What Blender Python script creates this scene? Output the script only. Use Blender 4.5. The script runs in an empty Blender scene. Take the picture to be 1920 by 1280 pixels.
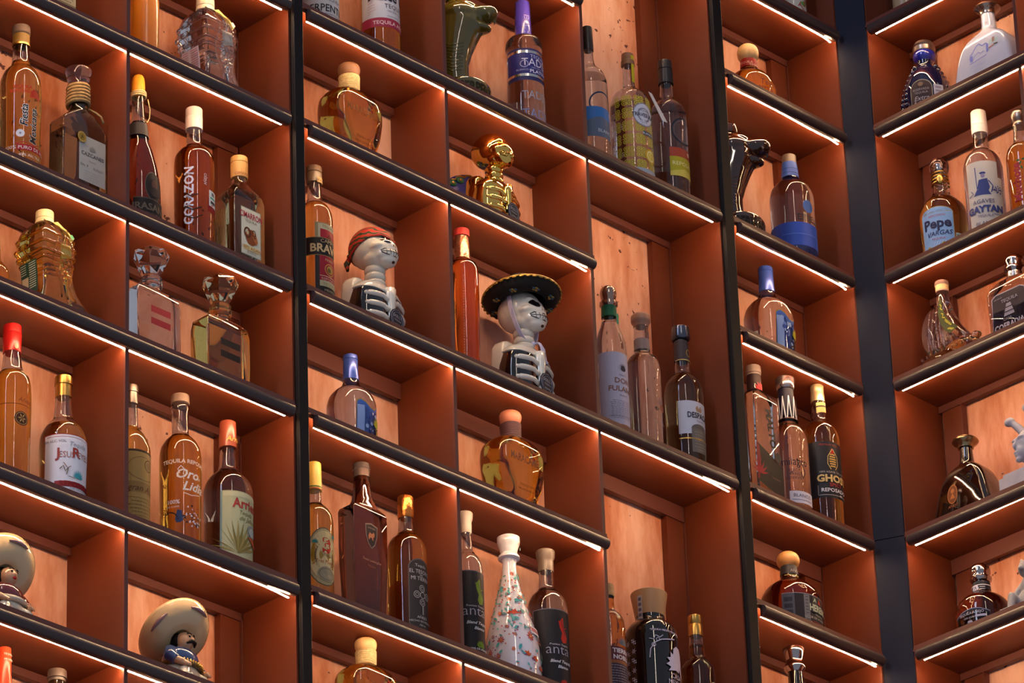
import bpy, bmesh, math, random
from mathutils import Vector, Matrix
random.seed(7)
sc = bpy.context.scene
COL = sc.collection
pi = math.pi
rad = math.radians

# ---------------------------------------------------------------- camera
# the corner where the two shelving walls meet is the world origin (x=0,y=0):
# the left wall runs along -X with its front at y=0, the right wall along -Y with its front at x=0
FPX = 9496.0
ROLL, PITCH, YAW = rad(2.10), rad(28.22), rad(43.52)
CAM = Vector((-6.50857877, -5.26392917, 1.6))
FWD = Vector((math.cos(YAW) * math.cos(PITCH), math.sin(YAW) * math.cos(PITCH), math.sin(PITCH)))
_r = Vector((math.sin(YAW), -math.cos(YAW), 0))
_d = -(_r.cross(FWD))
CR = _r * math.cos(ROLL) + _d * math.sin(ROLL)
CD = -_r * math.sin(ROLL) + _d * math.cos(ROLL)
cam_data = bpy.data.cameras.new('camera')
cam_data.sensor_width = 36.0
cam_data.lens = 36.0 * FPX / 1920.0
cam_data.clip_start = 0.1
cam_data.clip_end = 100
cam = bpy.data.objects.new('camera', cam_data)
COL.objects.link(cam)
cam.matrix_world = Matrix(((CR.x, -CD.x, -FWD.x, CAM.x), (CR.y, -CD.y, -FWD.y, CAM.y), (CR.z, -CD.z, -FWD.z, CAM.z), (0, 0, 0, 1)))
sc.camera = cam

# ---------------------------------------------------------------- world, lights, exposure
world = bpy.data.worlds.new('world')
sc.world = world
world.use_nodes = True
bg = world.node_tree.nodes['Background']
bg.inputs[0].default_value = (0.62, 0.66, 0.80, 1)
bg.inputs[1].default_value = 0.42


def area(name, loc, target, sx, sy, power, color):
    l = bpy.data.lights.new(name, 'AREA')
    l.shape = 'RECTANGLE'; l.size = sx; l.size_y = sy; l.energy = power; l.color = color
    o = bpy.data.objects.new(name, l); COL.objects.link(o)
    o.location = loc
    o.rotation_euler = (Vector(target) - Vector(loc)).to_track_quat('-Z', 'Y').to_euler()
    return o


# tall daylight window of the room, to the left of the camera, and the room's ceiling lamps
area('window_daylight', (-6.0, -0.95, 8.4), (-0.9, 0, 5.7), 0.75, 3.2, 110, (0.66, 0.76, 1.0))
area('ceiling_lamp_row', (-3.4, -4.0, 8.5), (-0.8, 0, 5.6), 0.10, 2.6, 30, (1.0, 0.84, 0.68))
sc.view_settings.view_transform = 'Standard'
sc.view_settings.look = 'None'
sc.view_settings.gamma = 1.0
sc.view_settings.use_curve_mapping = False
sc.view_settings.exposure = 0.0
cy = sc.cycles
cy.max_bounces = 12; cy.diffuse_bounces = 4; cy.glossy_bounces = 6; cy.transmission_bounces = 12
cy.transparent_max_bounces = 8
cy.sample_clamp_indirect = 4.0
cy.blur_glossy = 0.4
cy.use_denoising = True

# ---------------------------------------------------------------- pixel helpers (photo frame 1920x1280 -> metres on the shelves)


def proj(P):
    v = Vector(P) - CAM
    z = v.dot(FWD)
    return 960 + FPX * v.dot(CR) / z, 640 + FPX * v.dot(CD) / z


def hit(wall, px, py, dep):
    v = FWD + CR * ((px - 960) / FPX) + CD * ((py - 640) / FPX)
    if wall == 'L':
        t = (dep - CAM.y) / v.y
    else:
        t = (dep - CAM.x) / v.x
    return CAM + v * t


# ---------------------------------------------------------------- materials
MATS = {}


def hexlin(h):
    if isinstance(h, (tuple, list)):
        return tuple(h)
    h = h.lstrip('#')
    c = [int(h[i:i + 2], 16) / 255 for i in (0, 2, 4)]
    return tuple(x / 12.92 if x <= 0.04045 else ((x + 0.055) / 1.055) ** 2.4 for x in c)


def mat(name, color, rough=0.5, metal=0.0, trans=0.0, emit=0.0, noise=0.0, nscale=40.0, bump=0.0, coat=0.0, ior=1.45, color2=None, emit_color=None, spec=0.5):
    if name in MATS:
        return MATS[name]
    m = bpy.data.materials.new(name)
    m.use_nodes = True
    nt = m.node_tree
    b = nt.nodes['Principled BSDF']
    c = hexlin(color)
    b.inputs['Base Color'].default_value = (*c, 1)
    b.inputs['Roughness'].default_value = rough
    b.inputs['Metallic'].default_value = metal
    b.inputs['Transmission Weight'].default_value = trans
    b.inputs['IOR'].default_value = ior
    b.inputs['Coat Weight'].default_value = coat
    b.inputs['Specular IOR Level'].default_value = spec
    if emit:
        b.inputs['Emission Color'].default_value = (*(hexlin(emit_color) if emit_color else c), 1)
        b.inputs['Emission Strength'].default_value = emit
    if noise or bump or color2:
        tc = nt.nodes.new('ShaderNodeTexCoord')
        n = nt.nodes.new('ShaderNodeTexNoise')
        n.inputs['Scale'].default_value = nscale
        n.inputs['Detail'].default_value = 5
        nt.links.new(tc.outputs['Object'], n.inputs['Vector'])
        if noise or color2:
            r = nt.nodes.new('ShaderNodeValToRGB')
            c2 = hexlin(color2) if color2 else tuple(x * (1 - noise) for x in c)
            r.color_ramp.elements[0].position = 0.38
            r.color_ramp.elements[1].position = 0.62
            r.color_ramp.elements[0].color = (*c2, 1)
            r.color_ramp.elements[1].color = (*c, 1)
            nt.links.new(n.outputs[0], r.inputs[0])
            nt.links.new(r.outputs[0], b.inputs['Base Color'])
        if bump:
            bp = nt.nodes.new('ShaderNodeBump')
            bp.inputs['Strength'].default_value = bump
            bp.inputs['Distance'].default_value = 0.002
            nt.links.new(n.outputs[0], bp.inputs['Height'])
            nt.links.new(bp.outputs[0], b.inputs['Normal'])
    MATS[name] = m
    return m


def glass(name, color, rough=0.0, ior=1.45):
    return mat('glass_' + name, color, rough=rough, trans=1.0, ior=ior)


def plaster_material():
    m = bpy.data.materials.new('copper_plaster')
    m.use_nodes = True
    nt = m.node_tree; N = nt.nodes; Lk = nt.links
    b = N['Principled BSDF']
    b.inputs['Roughness'].default_value = 0.62
    tc = N.new('ShaderNodeTexCoord')
    mp = N.new('ShaderNodeMapping')
    mp.inputs['Scale'].default_value = (1, 1, 0.25)
    Lk.new(tc.outputs['Object'], mp.inputs['Vector'])
    n1 = N.new('ShaderNodeTexNoise'); n1.inputs['Scale'].default_value = 9; n1.inputs['Detail'].default_value = 8; n1.inputs['Roughness'].default_value = 0.65
    Lk.new(mp.outputs[0], n1.inputs['Vector'])
    r1 = N.new('ShaderNodeValToRGB')
    e = r1.color_ramp.elements
    e[0].position = 0.36; e[0].color = (*hexlin('#b8683f'), 1)
    e[1].position = 0.63; e[1].color = (*hexlin('#eab9a2'), 1)
    x = r1.color_ramp.elements.new(0.5); x.color = (*hexlin('#d99a7c'), 1)
    Lk.new(n1.outputs[0], r1.inputs[0])
    # pinholes and pock marks
    v = N.new('ShaderNodeTexNoise'); v.inputs['Scale'].default_value = 70; v.inputs['Detail'].default_value = 2
    Lk.new(tc.outputs['Object'], v.inputs['Vector'])
    n3 = N.new('ShaderNodeTexNoise'); n3.inputs['Scale'].default_value = 2.2
    Lk.new(tc.outputs['Object'], n3.inputs['Vector'])
    mm = N.new('ShaderNodeMath'); mm.operation = 'MULTIPLY'
    Lk.new(v.outputs[0], mm.inputs[0]); Lk.new(n3.outputs[0], mm.inputs[1])
    r2 = N.new('ShaderNodeValToRGB')
    r2.color_ramp.elements[0].position = 0.392; r2.color_ramp.elements[0].color = (0, 0, 0, 1)
    r2.color_ramp.elements[1].position = 0.408; r2.color_ramp.elements[1].color = (1, 1, 1, 1)
    Lk.new(mm.outputs[0], r2.inputs[0])
    mix = N.new('ShaderNodeMix'); mix.data_type = 'RGBA'
    mix.inputs[7].default_value = (*hexlin('#5a2218'), 1)
    Lk.new(r2.outputs[0], mix.inputs[0]); Lk.new(r1.outputs[0], mix.inputs[6])
    Lk.new(mix.outputs[2], b.inputs['Base Color'])
    bp = N.new('ShaderNodeBump'); bp.inputs['Strength'].default_value = 0.25; bp.inputs['Distance'].default_value = 0.002
    Lk.new(n1.outputs[0], bp.inputs['Height']); Lk.new(bp.outputs[0], b.inputs['Normal'])
    return m


M_PAINT = mat('oxide_painted_board', '#652b14', rough=0.46, noise=0.16, nscale=6, bump=0.02)
M_EDGE = mat('dark_board_edge', '#5e3028', rough=0.45)
M_PROFILE = mat('dark_aluminium_profile', '#35292a', rough=0.42, metal=0.0, coat=0.12)
M_STEEL = mat('black_painted_steel', '#131114', rough=0.6, spec=0.2)
M_NAVY = mat('navy_painted_steel', '#0d1024', rough=0.6, spec=0.18, noise=0.12, nscale=5)
M_LED = mat('led_strip', (1.0, 0.72, 0.46), rough=0.5, emit=170.0, emit_color=(1.0, 0.635, 0.345))
M_PLASTER = plaster_material()

# ---------------------------------------------------------------- mesh helpers


class MB:
    """collects geometry for one mesh object; faces carry a material"""

    def __init__(s):
        s.v = []; s.f = []; s.m = []; s.mats = []; s.smooth = []

    def mi(s, m):
        if m not in s.mats:
            s.mats.append(m)
        return s.mats.index(m)

    def add(s, vs, fs, m, smooth=True):
        k = len(s.v)
        s.v.extend([tuple(p) for p in vs])
        i = s.mi(m)
        for f in fs:
            s.f.append(tuple(j + k for j in f)); s.m.append(i); s.smooth.append(smooth)

    def box(s, x0, x1, y0, y1, z0, z1, m):
        vs = [(x0, y0, z0), (x1, y0, z0), (x1, y1, z0), (x0, y1, z0), (x0, y0, z1), (x1, y0, z1), (x1, y1, z1), (x0, y1, z1)]
        s.add(vs, [(0, 3, 2, 1), (4, 5, 6, 7), (0, 1, 5, 4), (1, 2, 6, 5), (2, 3, 7, 6), (3, 0, 4, 7)], m, False)

    def rings(s, rs, m, cap0=True, cap1=True, smooth=True, mfun=None):
        """rs: list of closed rings (equal counts), ordered bottom to top, counter-clockwise from above"""
        n = len(rs[0]); k = len(s.v)
        for r in rs:
            s.v.extend([tuple(p) for p in r])
        for i in range(len(rs) - 1):
            mi = s.mi(mfun(i) if mfun else m)
            for j in range(n):
                a = k + i * n + j; b = k + i * n + (j + 1) % n
                s.f.append((a, b, b + n, a + n)); s.m.append(mi); s.smooth.append(smooth)
        if cap0:
            s.f.append(tuple(k + j for j in reversed(range(n)))); s.m.append(s.mi(mfun(0) if mfun else m)); s.smooth.append(False)
        if cap1:
            t = k + (len(rs) - 1) * n
            s.f.append(tuple(t + j for j in range(n))); s.m.append(s.mi(mfun(len(rs) - 2) if mfun else m)); s.smooth.append(False)

    def tube(s, pts, r, m, n=8, closed=False, flat=1.0):
        pts = [Vector(p) for p in pts]
        rs = []
        up = Vector((0, 0, 1))
        N = len(pts)
        prev = None
        for i, p in enumerate(pts):
            if closed:
                t = (pts[(i + 1) % N] - pts[i - 1]).normalized()
            else:
                t = (pts[min(i + 1, N - 1)] - pts[max(i - 1, 0)]).normalized()
            if prev is None:
                a = t.cross(up)
                if a.length < 1e-3:
                    a = t.cross(Vector((0, 1, 0)))
                a.normalize()
            else:
                a = (prev - t * prev.dot(t)).normalized()
            prev = a
            b = t.cross(a)
            rr = r[i] if isinstance(r, (list, tuple)) else r
            rs.append([p + (a * math.cos(2 * pi * k / n) + b * flat * math.sin(2 * pi * k / n)) * rr for k in range(n)])
        if closed:
            rs.append(rs[0])
        s.rings(rs, m, not closed, not closed)

    def ball(s, c, rx, ry=None, rz=None, m=None, nu=20, nv=12, rot=None):
        ry = rx if ry is None else ry; rz = rx if rz is None else rz
        rs = []
        for i in range(1, nv):
            th = pi * i / nv
            ring = []
            for j in range(nu):
                a = 2 * pi * j / nu
                p = Vector((rx * math.sin(th) * math.cos(a), ry * math.sin(th) * math.sin(a), -rz * math.cos(th)))
                if rot:
                    p = rot @ p
                ring.append(Vector(c) + p)
            rs.append(ring)
        k = len(s.v)
        s.rings(rs, m, False, False)
        b = Vector((0, 0, -rz)); t = Vector((0, 0, rz))
        if rot:
            b = rot @ b; t = rot @ t
        s.v.append(tuple(Vector(c) + b)); s.v.append(tuple(Vector(c) + t))
        ib = len(s.v) - 2; it = ib + 1
        last = k + (len(rs) - 1) * nu
        for j in range(nu):
            s.f.append((ib, k + (j + 1) % nu, k + j)); s.m.append(s.mi(m)); s.smooth.append(True)
            s.f.append((it, last + j, last + (j + 1) % nu)); s.m.append(s.mi(m)); s.smooth.append(True)

    def build(s, name, parent=None, loc=(0, 0, 0), auto=None, bevel=0.0, fixn=False):
        me = bpy.data.meshes.new(name)
        me.from_pydata(s.v, [], s.f)
        for m in s.mats:
            me.materials.append(m)
        me.polygons.foreach_set('material_index', s.m)
        me.polygons.foreach_set('use_smooth', s.smooth)
        if auto is not None:
            me.polygons.foreach_set('use_smooth', [True] * len(s.f))
            me.set_sharp_from_angle(angle=rad(auto))
        if fixn:
            bm = bmesh.new(); bm.from_mesh(me)
            bmesh.ops.recalc_face_normals(bm, faces=bm.faces)
            bm.to_mesh(me); bm.free()
        me.update()
        o = bpy.data.objects.new(name, me)
        COL.objects.link(o)
        o.location = loc
        if parent is not None:
            o.parent = parent
        if bevel:
            md = o.modifiers.new('edge', 'BEVEL')
            md.width = bevel; md.segments = 2; md.limit_method = 'ANGLE'; md.angle_limit = rad(40)
        return o


def empty(name, loc, rz=0.0, label=None, cat=None, group=None):
    o = bpy.data.objects.new(name, None)
    COL.objects.link(o)
    o.empty_display_size = 0.03
    o.location = loc; o.rotation_euler = (0, 0, rz)
    tag(o, label, cat, group)
    return o


def tag(o, label=None, cat=None, group=None, kind=None):
    if label: o['label'] = label
    if cat: o['category'] = cat
    if group: o['group'] = group
    if kind: o['kind'] = kind
    return o
# ---------------------------------------------------------------- shelving walls
LED_Z = dict(A=6.690, B=6.462, C=6.145, D=5.917, E=5.600, F=5.371, G=5.052, H=4.818, I=4.502, Z=7.006)
TOP = {k: v + 0.034 for k, v in LED_Z.items()}      # shelf tops
BOARD = 0.017
DEPTH = 0.134
T_DIV = 0.0075
WALLD = 0.155

def build_unit(label, wall, u0, u1, divs, rows, tall_cols, group, gap_shade_rows=(), ztop=7.2, zbot=4.3, stiles=()):
    root = empty('shelving_unit', (0, 0, 0), 0.0 if wall == 'L' else -pi / 2, label, 'shelving', group)
    cols = [u0] + divs + [u1]
    # dividers between the cells, then the two side panels
    for i, u in enumerate(divs):
        mb = MB(); mb.box(u - T_DIV, u, 0.004, DEPTH, zbot, ztop, M_PAINT)
        mb.box(u - T_DIV, u, 0.0, 0.004, zbot, ztop, M_EDGE)
        mb.build('divider', root)
    for a, b in ((u0 - 0.001, u0 + 0.0015), (u1 - 0.004, u1)):
        mb = MB(); mb.box(a, b, 0.001, DEPTH, zbot, ztop, M_PAINT)
        mb.build('side_panel', root)
    for row in rows:
        z = LED_Z[row]
        segs = []
        if row in tall_cols.get('skip', ()):
            segs = [(u0 + 0.002, tall_cols['u'])]
        else:
            segs = [(u0 + 0.002, u1 - 0.004)]
        for a, b in segs:
            # one board per cell (between the dividers), so dividers stay continuous
            cc = [a] + [d for d in divs if a < d < b - 0.02] + [b]
            sh = None
            mb = MB()
            for i in range(len(cc) - 1):
                x0 = cc[i]; x1 = cc[i + 1] - (T_DIV if i < len(cc) - 2 or row in tall_cols.get('skip', ()) else 0)
                mb.box(x0, x1, 0.0, DEPTH, z + 0.017, z + 0.034, M_PAINT)
            # front edging: two stepped layers running across the dividers
            mb.box(a, b, -0.0030, -0.0002, z + 0.0225, z + 0.0335, M_EDGE)
            mb.box(a, b, -0.0045, -0.0032, z + 0.0225, z + 0.0275, M_EDGE)
            sh = mb.build('shelf', root)
            # dark rounded profile that hides the strip
            x0, x1 = a + 0.006 + random.uniform(0, 0.006), b - random.uniform(0.004, 0.016)
            pr = MB()
            sec = []
            for k in range(11):
                t = -pi / 2 + pi * k / 10
                sec.append((-0.0055 - 0.0095 * math.cos(t), z + 0.0115 + 0.0105 * math.sin(t)))
            sec = [(-0.0005, z + 0.0015)] + sec[1:-1] + [(-0.0005, z + 0.022)]
            L = [(x0, p[0], p[1]) for p in sec]; R = [(x1, p[0], p[1]) for p in sec]
            n = len(sec)
            pr.add(L + R, [(i, i + 1, n + i + 1, n + i) for i in range(n - 1)] + [(n - 1, 0, n, 2 * n - 1)], M_PROFILE, True)
            pr.add(L, [tuple(reversed(range(n)))], M_PROFILE, False); pr.add(R, [tuple(range(n))], M_PROFILE, False)
            pr.build('edge_profile', sh, fixn=True)
            # glowing strip, slightly slack at its end
            led = MB()
            pts = []
            nseg = 26
            ph = random.uniform(0, 6)
            droop = random.choice((0.0, 0.002, 0.004))
            for k in range(nseg + 1):
                t = k / nseg
                x = x0 + 0.006 + (x1 - 0.014 - x0) * t
                dz = 0.0007 * math.sin(ph + 9 * t) - droop * max(0, (t - 0.9) / 0.1) ** 2
                pts.append((x, 0.0040 + 0.0005 * math.sin(ph * 2 + 7 * t), z + 0.0034 + dz))
            led.tube(pts, 0.0017, M_LED, n=10, flat=0.45)
            led.build('led_strip', sh)
            # rear rails under the shelf, one per cell; tall ones imitate a shadowed gap
            for i in range(len(cc) - 1):
                q0 = cc[i] + 0.001; q1 = cc[i + 1] - (T_DIV if i < len(cc) - 2 or row in tall_cols.get('skip', ()) else 0) - 0.001
                h = 0.030 if row in gap_shade_rows else 0.0135
                rl = MB(); rl.box(q0, q1, DEPTH - 0.010, DEPTH, z + 0.0165 - h, z + 0.0165, M_EDGE)
                rl.build('rear_rail_and_gap_shade', root)
    # rear stiles beside the ends
    for (a, b) in stiles:
        st = MB(); st.box(a, b, DEPTH - 0.007, DEPTH + 0.006, zbot, ztop, M_PAINT)
        st.box(b + 0.001, b + 0.0035, DEPTH - 0.010, DEPTH + 0.004, zbot, ztop, M_EDGE)
        st.build('stile', root)
    return root


ROWS = list('ABCDEFGHI')
build_unit('oxide-red shelving bay left of the first black post, with two columns of cells', 'L', -2.205, -1.480, [-1.840], ROWS, {}, None,
           stiles=[(-1.531, -1.488)])
build_unit('widest oxide-red shelving bay, between the two black posts, its third column taller', 'L', -1.456, -0.398, [-1.105, -0.750], ROWS,
           {'skip': ('B', 'D', 'F', 'H'), 'u': -0.750}, None, gap_shade_rows=('E',), stiles=[(-0.449, -0.406)])
build_unit('narrow oxide-red shelving bay between the second black post and the navy corner post', 'L', -0.370, -0.026, [], ROWS, {}, None,
           gap_shade_rows=('E',), stiles=[(-0.077, -0.034)])
# right wall: local +x runs towards -Y of the room; local u = -y
build_unit('oxide-red shelving on the right-hand wall beyond the navy corner post', 'R', 0.052, 0.80, [0.412], ROWS, {}, None,
           gap_shade_rows=('E', 'B'), stiles=[(0.062, 0.106)])

# posts


def post(label, x0, x1, y0, y1, mtl):
    mb = MB(); mb.box(x0, x1, y0, y1, 4.2, 7.3, mtl)
    # joint line where two lengths of post meet, with a cover strip
    o = mb.build('steel_post', None, bevel=0.001)
    tag(o, label, 'post', 'black steel posts')
    return o


post('slim black steel post between the first and second shelving bays', -1.4785, -1.4580, -0.008, 0.100, M_STEEL)
post('slim black steel post between the wide bay and the narrow corner bay', -0.3965, -0.3725, -0.008, 0.100, M_STEEL)

# navy corner post: face turned towards the left wall, in two lengths with a joint
cp = empty('corner_post', (0, 0, 0), 0, 'broad navy steel post in the corner where both shelving walls meet', 'post')
A = Vector((-0.0255, 0.001, 0)); B = Vector((-0.0015, -0.0515, 0))
for z0, z1 in ((4.2, 5.6275), (5.6290, 7.3)):
    nrm = Vector((B.y - A.y, -(B.x - A.x), 0)).normalized() * -1
    off = Vector((0.03, 0.02, 0))
    ring = [A, B, B + Vector((0.05, 0.0, 0)), A + Vector((0.07, 0.05, 0)), A + Vector((0.0, 0.05, 0))]
    mb = MB()
    n = len(ring)
    mb.add([(p.x, p.y, z0) for p in ring] + [(p.x, p.y, z1) for p in ring],
           [tuple(reversed(range(n))), tuple(range(n, 2 * n))] + [(i, (i + 1) % n, n + (i + 1) % n, n + i) for i in range(n)], M_NAVY, False)
    mb.build('post_section', cp, fixn=True)

# masonry walls behind
for nm, vs in (('wall_left', (-2.6, 0.4, DEPTH + 0.007, DEPTH + 0.16)), ('wall_right', (DEPTH + 0.007, DEPTH + 0.16, -1.1, 0.1409))):
    mb = MB(); mb.box(*vs, 0.0, 9.0, M_PLASTER)
    tag(mb.build(nm), kind='structure')
# ---------------------------------------------------------------- bottle toolkit
from mathutils.bvhtree import BVHTree
SIN28 = math.sin(PITCH); COS28 = math.cos(PITCH)

METALS = {
    'gold': ('#b9924e', 0.3, 1.0), 'silver': ('#c9c6c4', 0.2, 1.0), 'copper': ('#c98a58', 0.25, 1.0),
    'brass': ('#c2963f', 0.3, 1.0), 'pewter': ('#6e6560', 0.35, 1.0), 'steel': ('#7d8088', 0.22, 1.0),
}


def ink(c):
    if not isinstance(c, str):
        return c
    if c in METALS:
        h, r, m = METALS[c]
        return mat('foil_' + c, h, rough=r, metal=m)
    return mat('ink_' + c.lstrip('#'), c, rough=0.5, spec=0.25)


G = {
    'clear': glass('clear', (0.97, 0.97, 0.97)),
    'amber': glass('amber', (1.0, 0.56, 0.08)),
    'paleamber': glass('pale_amber', (1.0, 0.70, 0.22)),
    'gold': glass('golden', (1.0, 0.74, 0.20)),
    'deep': glass('deep_amber', (0.52, 0.17, 0.025)),
    'orange': glass('orange', (1.0, 0.30, 0.06)),
    'brown': glass('brown', (0.26, 0.06, 0.02)),
    'olive': glass('olive', (0.80, 0.72, 0.38)),
    'smoke': glass('smoke', (0.66, 0.60, 0.55)),
    'black': mat('black_glass', '#0f0b0b', rough=0.05, coat=0.5),
    'navy': mat('navy_glass', '#0b1230', rough=0.06, coat=0.6),
    'blueglass': glass('cobalt', (0.10, 0.16, 0.75)),
    'frost': mat('frosted_white_glass', '#ccd2e6', rough=0.12, trans=0.25, coat=0.4),
    'frostamber': mat('frosted_amber_glass', (0.95, 0.36, 0.03), rough=0.28, trans=0.55, coat=0.3),
    'teal': glass('pale_blue', (0.86, 0.90, 0.95)),
}
M_CORK = mat('cork', '#c39a6a', rough=0.75, noise=0.25, nscale=120)
M_WOOD = mat('pale_wood', '#d9b27c', rough=0.45, noise=0.18, nscale=60)
M_DKWOOD = mat('brown_wood', '#8a6248', rough=0.5, noise=0.25, nscale=60)
M_TWINE = mat('twine', '#a98a5c', rough=0.85, noise=0.3, nscale=200)
M_PALETWINE = mat('pale_twine', '#d8c08c', rough=0.8, noise=0.25, nscale=200)
M_CERAMIC = mat('white_glazed_ceramic', '#dcd6c8', rough=0.12, coat=0.7)
M_BLACKCER = mat('black_glaze', '#0d0c10', rough=0.08, coat=0.8)
M_GOLDCER = mat('gold_plating', '#f0c468', rough=0.06, metal=1.0)


def pchip(pts, n):
    """monotone cubic through (t, v) points with increasing t -> list of samples (t, v) incl. the given points"""
    ts = [p[0] for p in pts]; vs = [p[1] for p in pts]
    m = len(pts)
    h = [ts[i + 1] - ts[i] for i in range(m - 1)]
    d = [(vs[i + 1] - vs[i]) / h[i] if h[i] > 1e-9 else 0 for i in range(m - 1)]
    k = [0.0] * m
    for i in range(1, m - 1):
        if d[i - 1] * d[i] <= 0:
            k[i] = 0
        else:
            w1 = 2 * h[i] + h[i - 1]; w2 = h[i] + 2 * h[i - 1]
            k[i] = (w1 + w2) / (w1 / d[i - 1] + w2 / d[i])
    k[0] = d[0]; k[-1] = d[-1]
    out = []
    for i in range(m - 1):
        steps = max(1, int(math.ceil(h[i] / n)))
        for j in range(steps):
            t = j / steps
            h00 = 2 * t ** 3 - 3 * t ** 2 + 1; h10 = t ** 3 - 2 * t ** 2 + t; h01 = -2 * t ** 3 + 3 * t ** 2; h11 = t ** 3 - t ** 2
            out.append((ts[i] + h[i] * t, h00 * vs[i] + h10 * h[i] * k[i] + h01 * vs[i + 1] + h11 * h[i] * k[i + 1]))
    out.append((ts[-1], vs[-1]))
    return out


def circle(r, z, n=40, c=(0, 0)):
    return [(c[0] + r * math.cos(2 * pi * j / n), c[1] + r * math.sin(2 * pi * j / n), z) for j in range(n)]


def rrect(a, b, c, z, ctr=(0, 0), seg=4):
    """rounded rectangle ring, half sizes a,b, corner radius c"""
    c = max(0.0004, min(c, a * 0.98, b * 0.98))
    out = []
    for (sx, sy, t0) in ((1, 1, 0), (-1, 1, pi / 2), (-1, -1, pi), (1, -1, 1.5 * pi)):
        for k in range(seg + 1):
            t = t0 + pi / 2 * k / seg
            out.append((ctr[0] + sx * (a - c) + c * math.cos(t), ctr[1] + sy * (b - c) + c * math.sin(t), z))
    return out


_textcache = {}


def text_geo(s, shear=0.0, bold=0.0):
    key = (s, shear, bold)
    if key in _textcache:
        return _textcache[key]
    cu = bpy.data.curves.new('lettering', 'FONT')
    cu.body = s; cu.size = 1.0; cu.resolution_u = 2; cu.align_x = 'CENTER'; cu.shear = shear; cu.offset = bold
    o = bpy.data.objects.new('lettering', cu)
    COL.objects.link(o)
    dg = bpy.context.evaluated_depsgraph_get()
    me = bpy.data.meshes.new_from_object(o.evaluated_get(dg))
    vs = [(v.co.x, v.co.y) for v in me.vertices]
    fs = [tuple(p.vertices) for p in me.polygons]
    bpy.data.objects.remove(o); bpy.data.curves.remove(cu); bpy.data.meshes.remove(me)
    _textcache[key] = (vs, fs)
    return vs, fs


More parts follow.
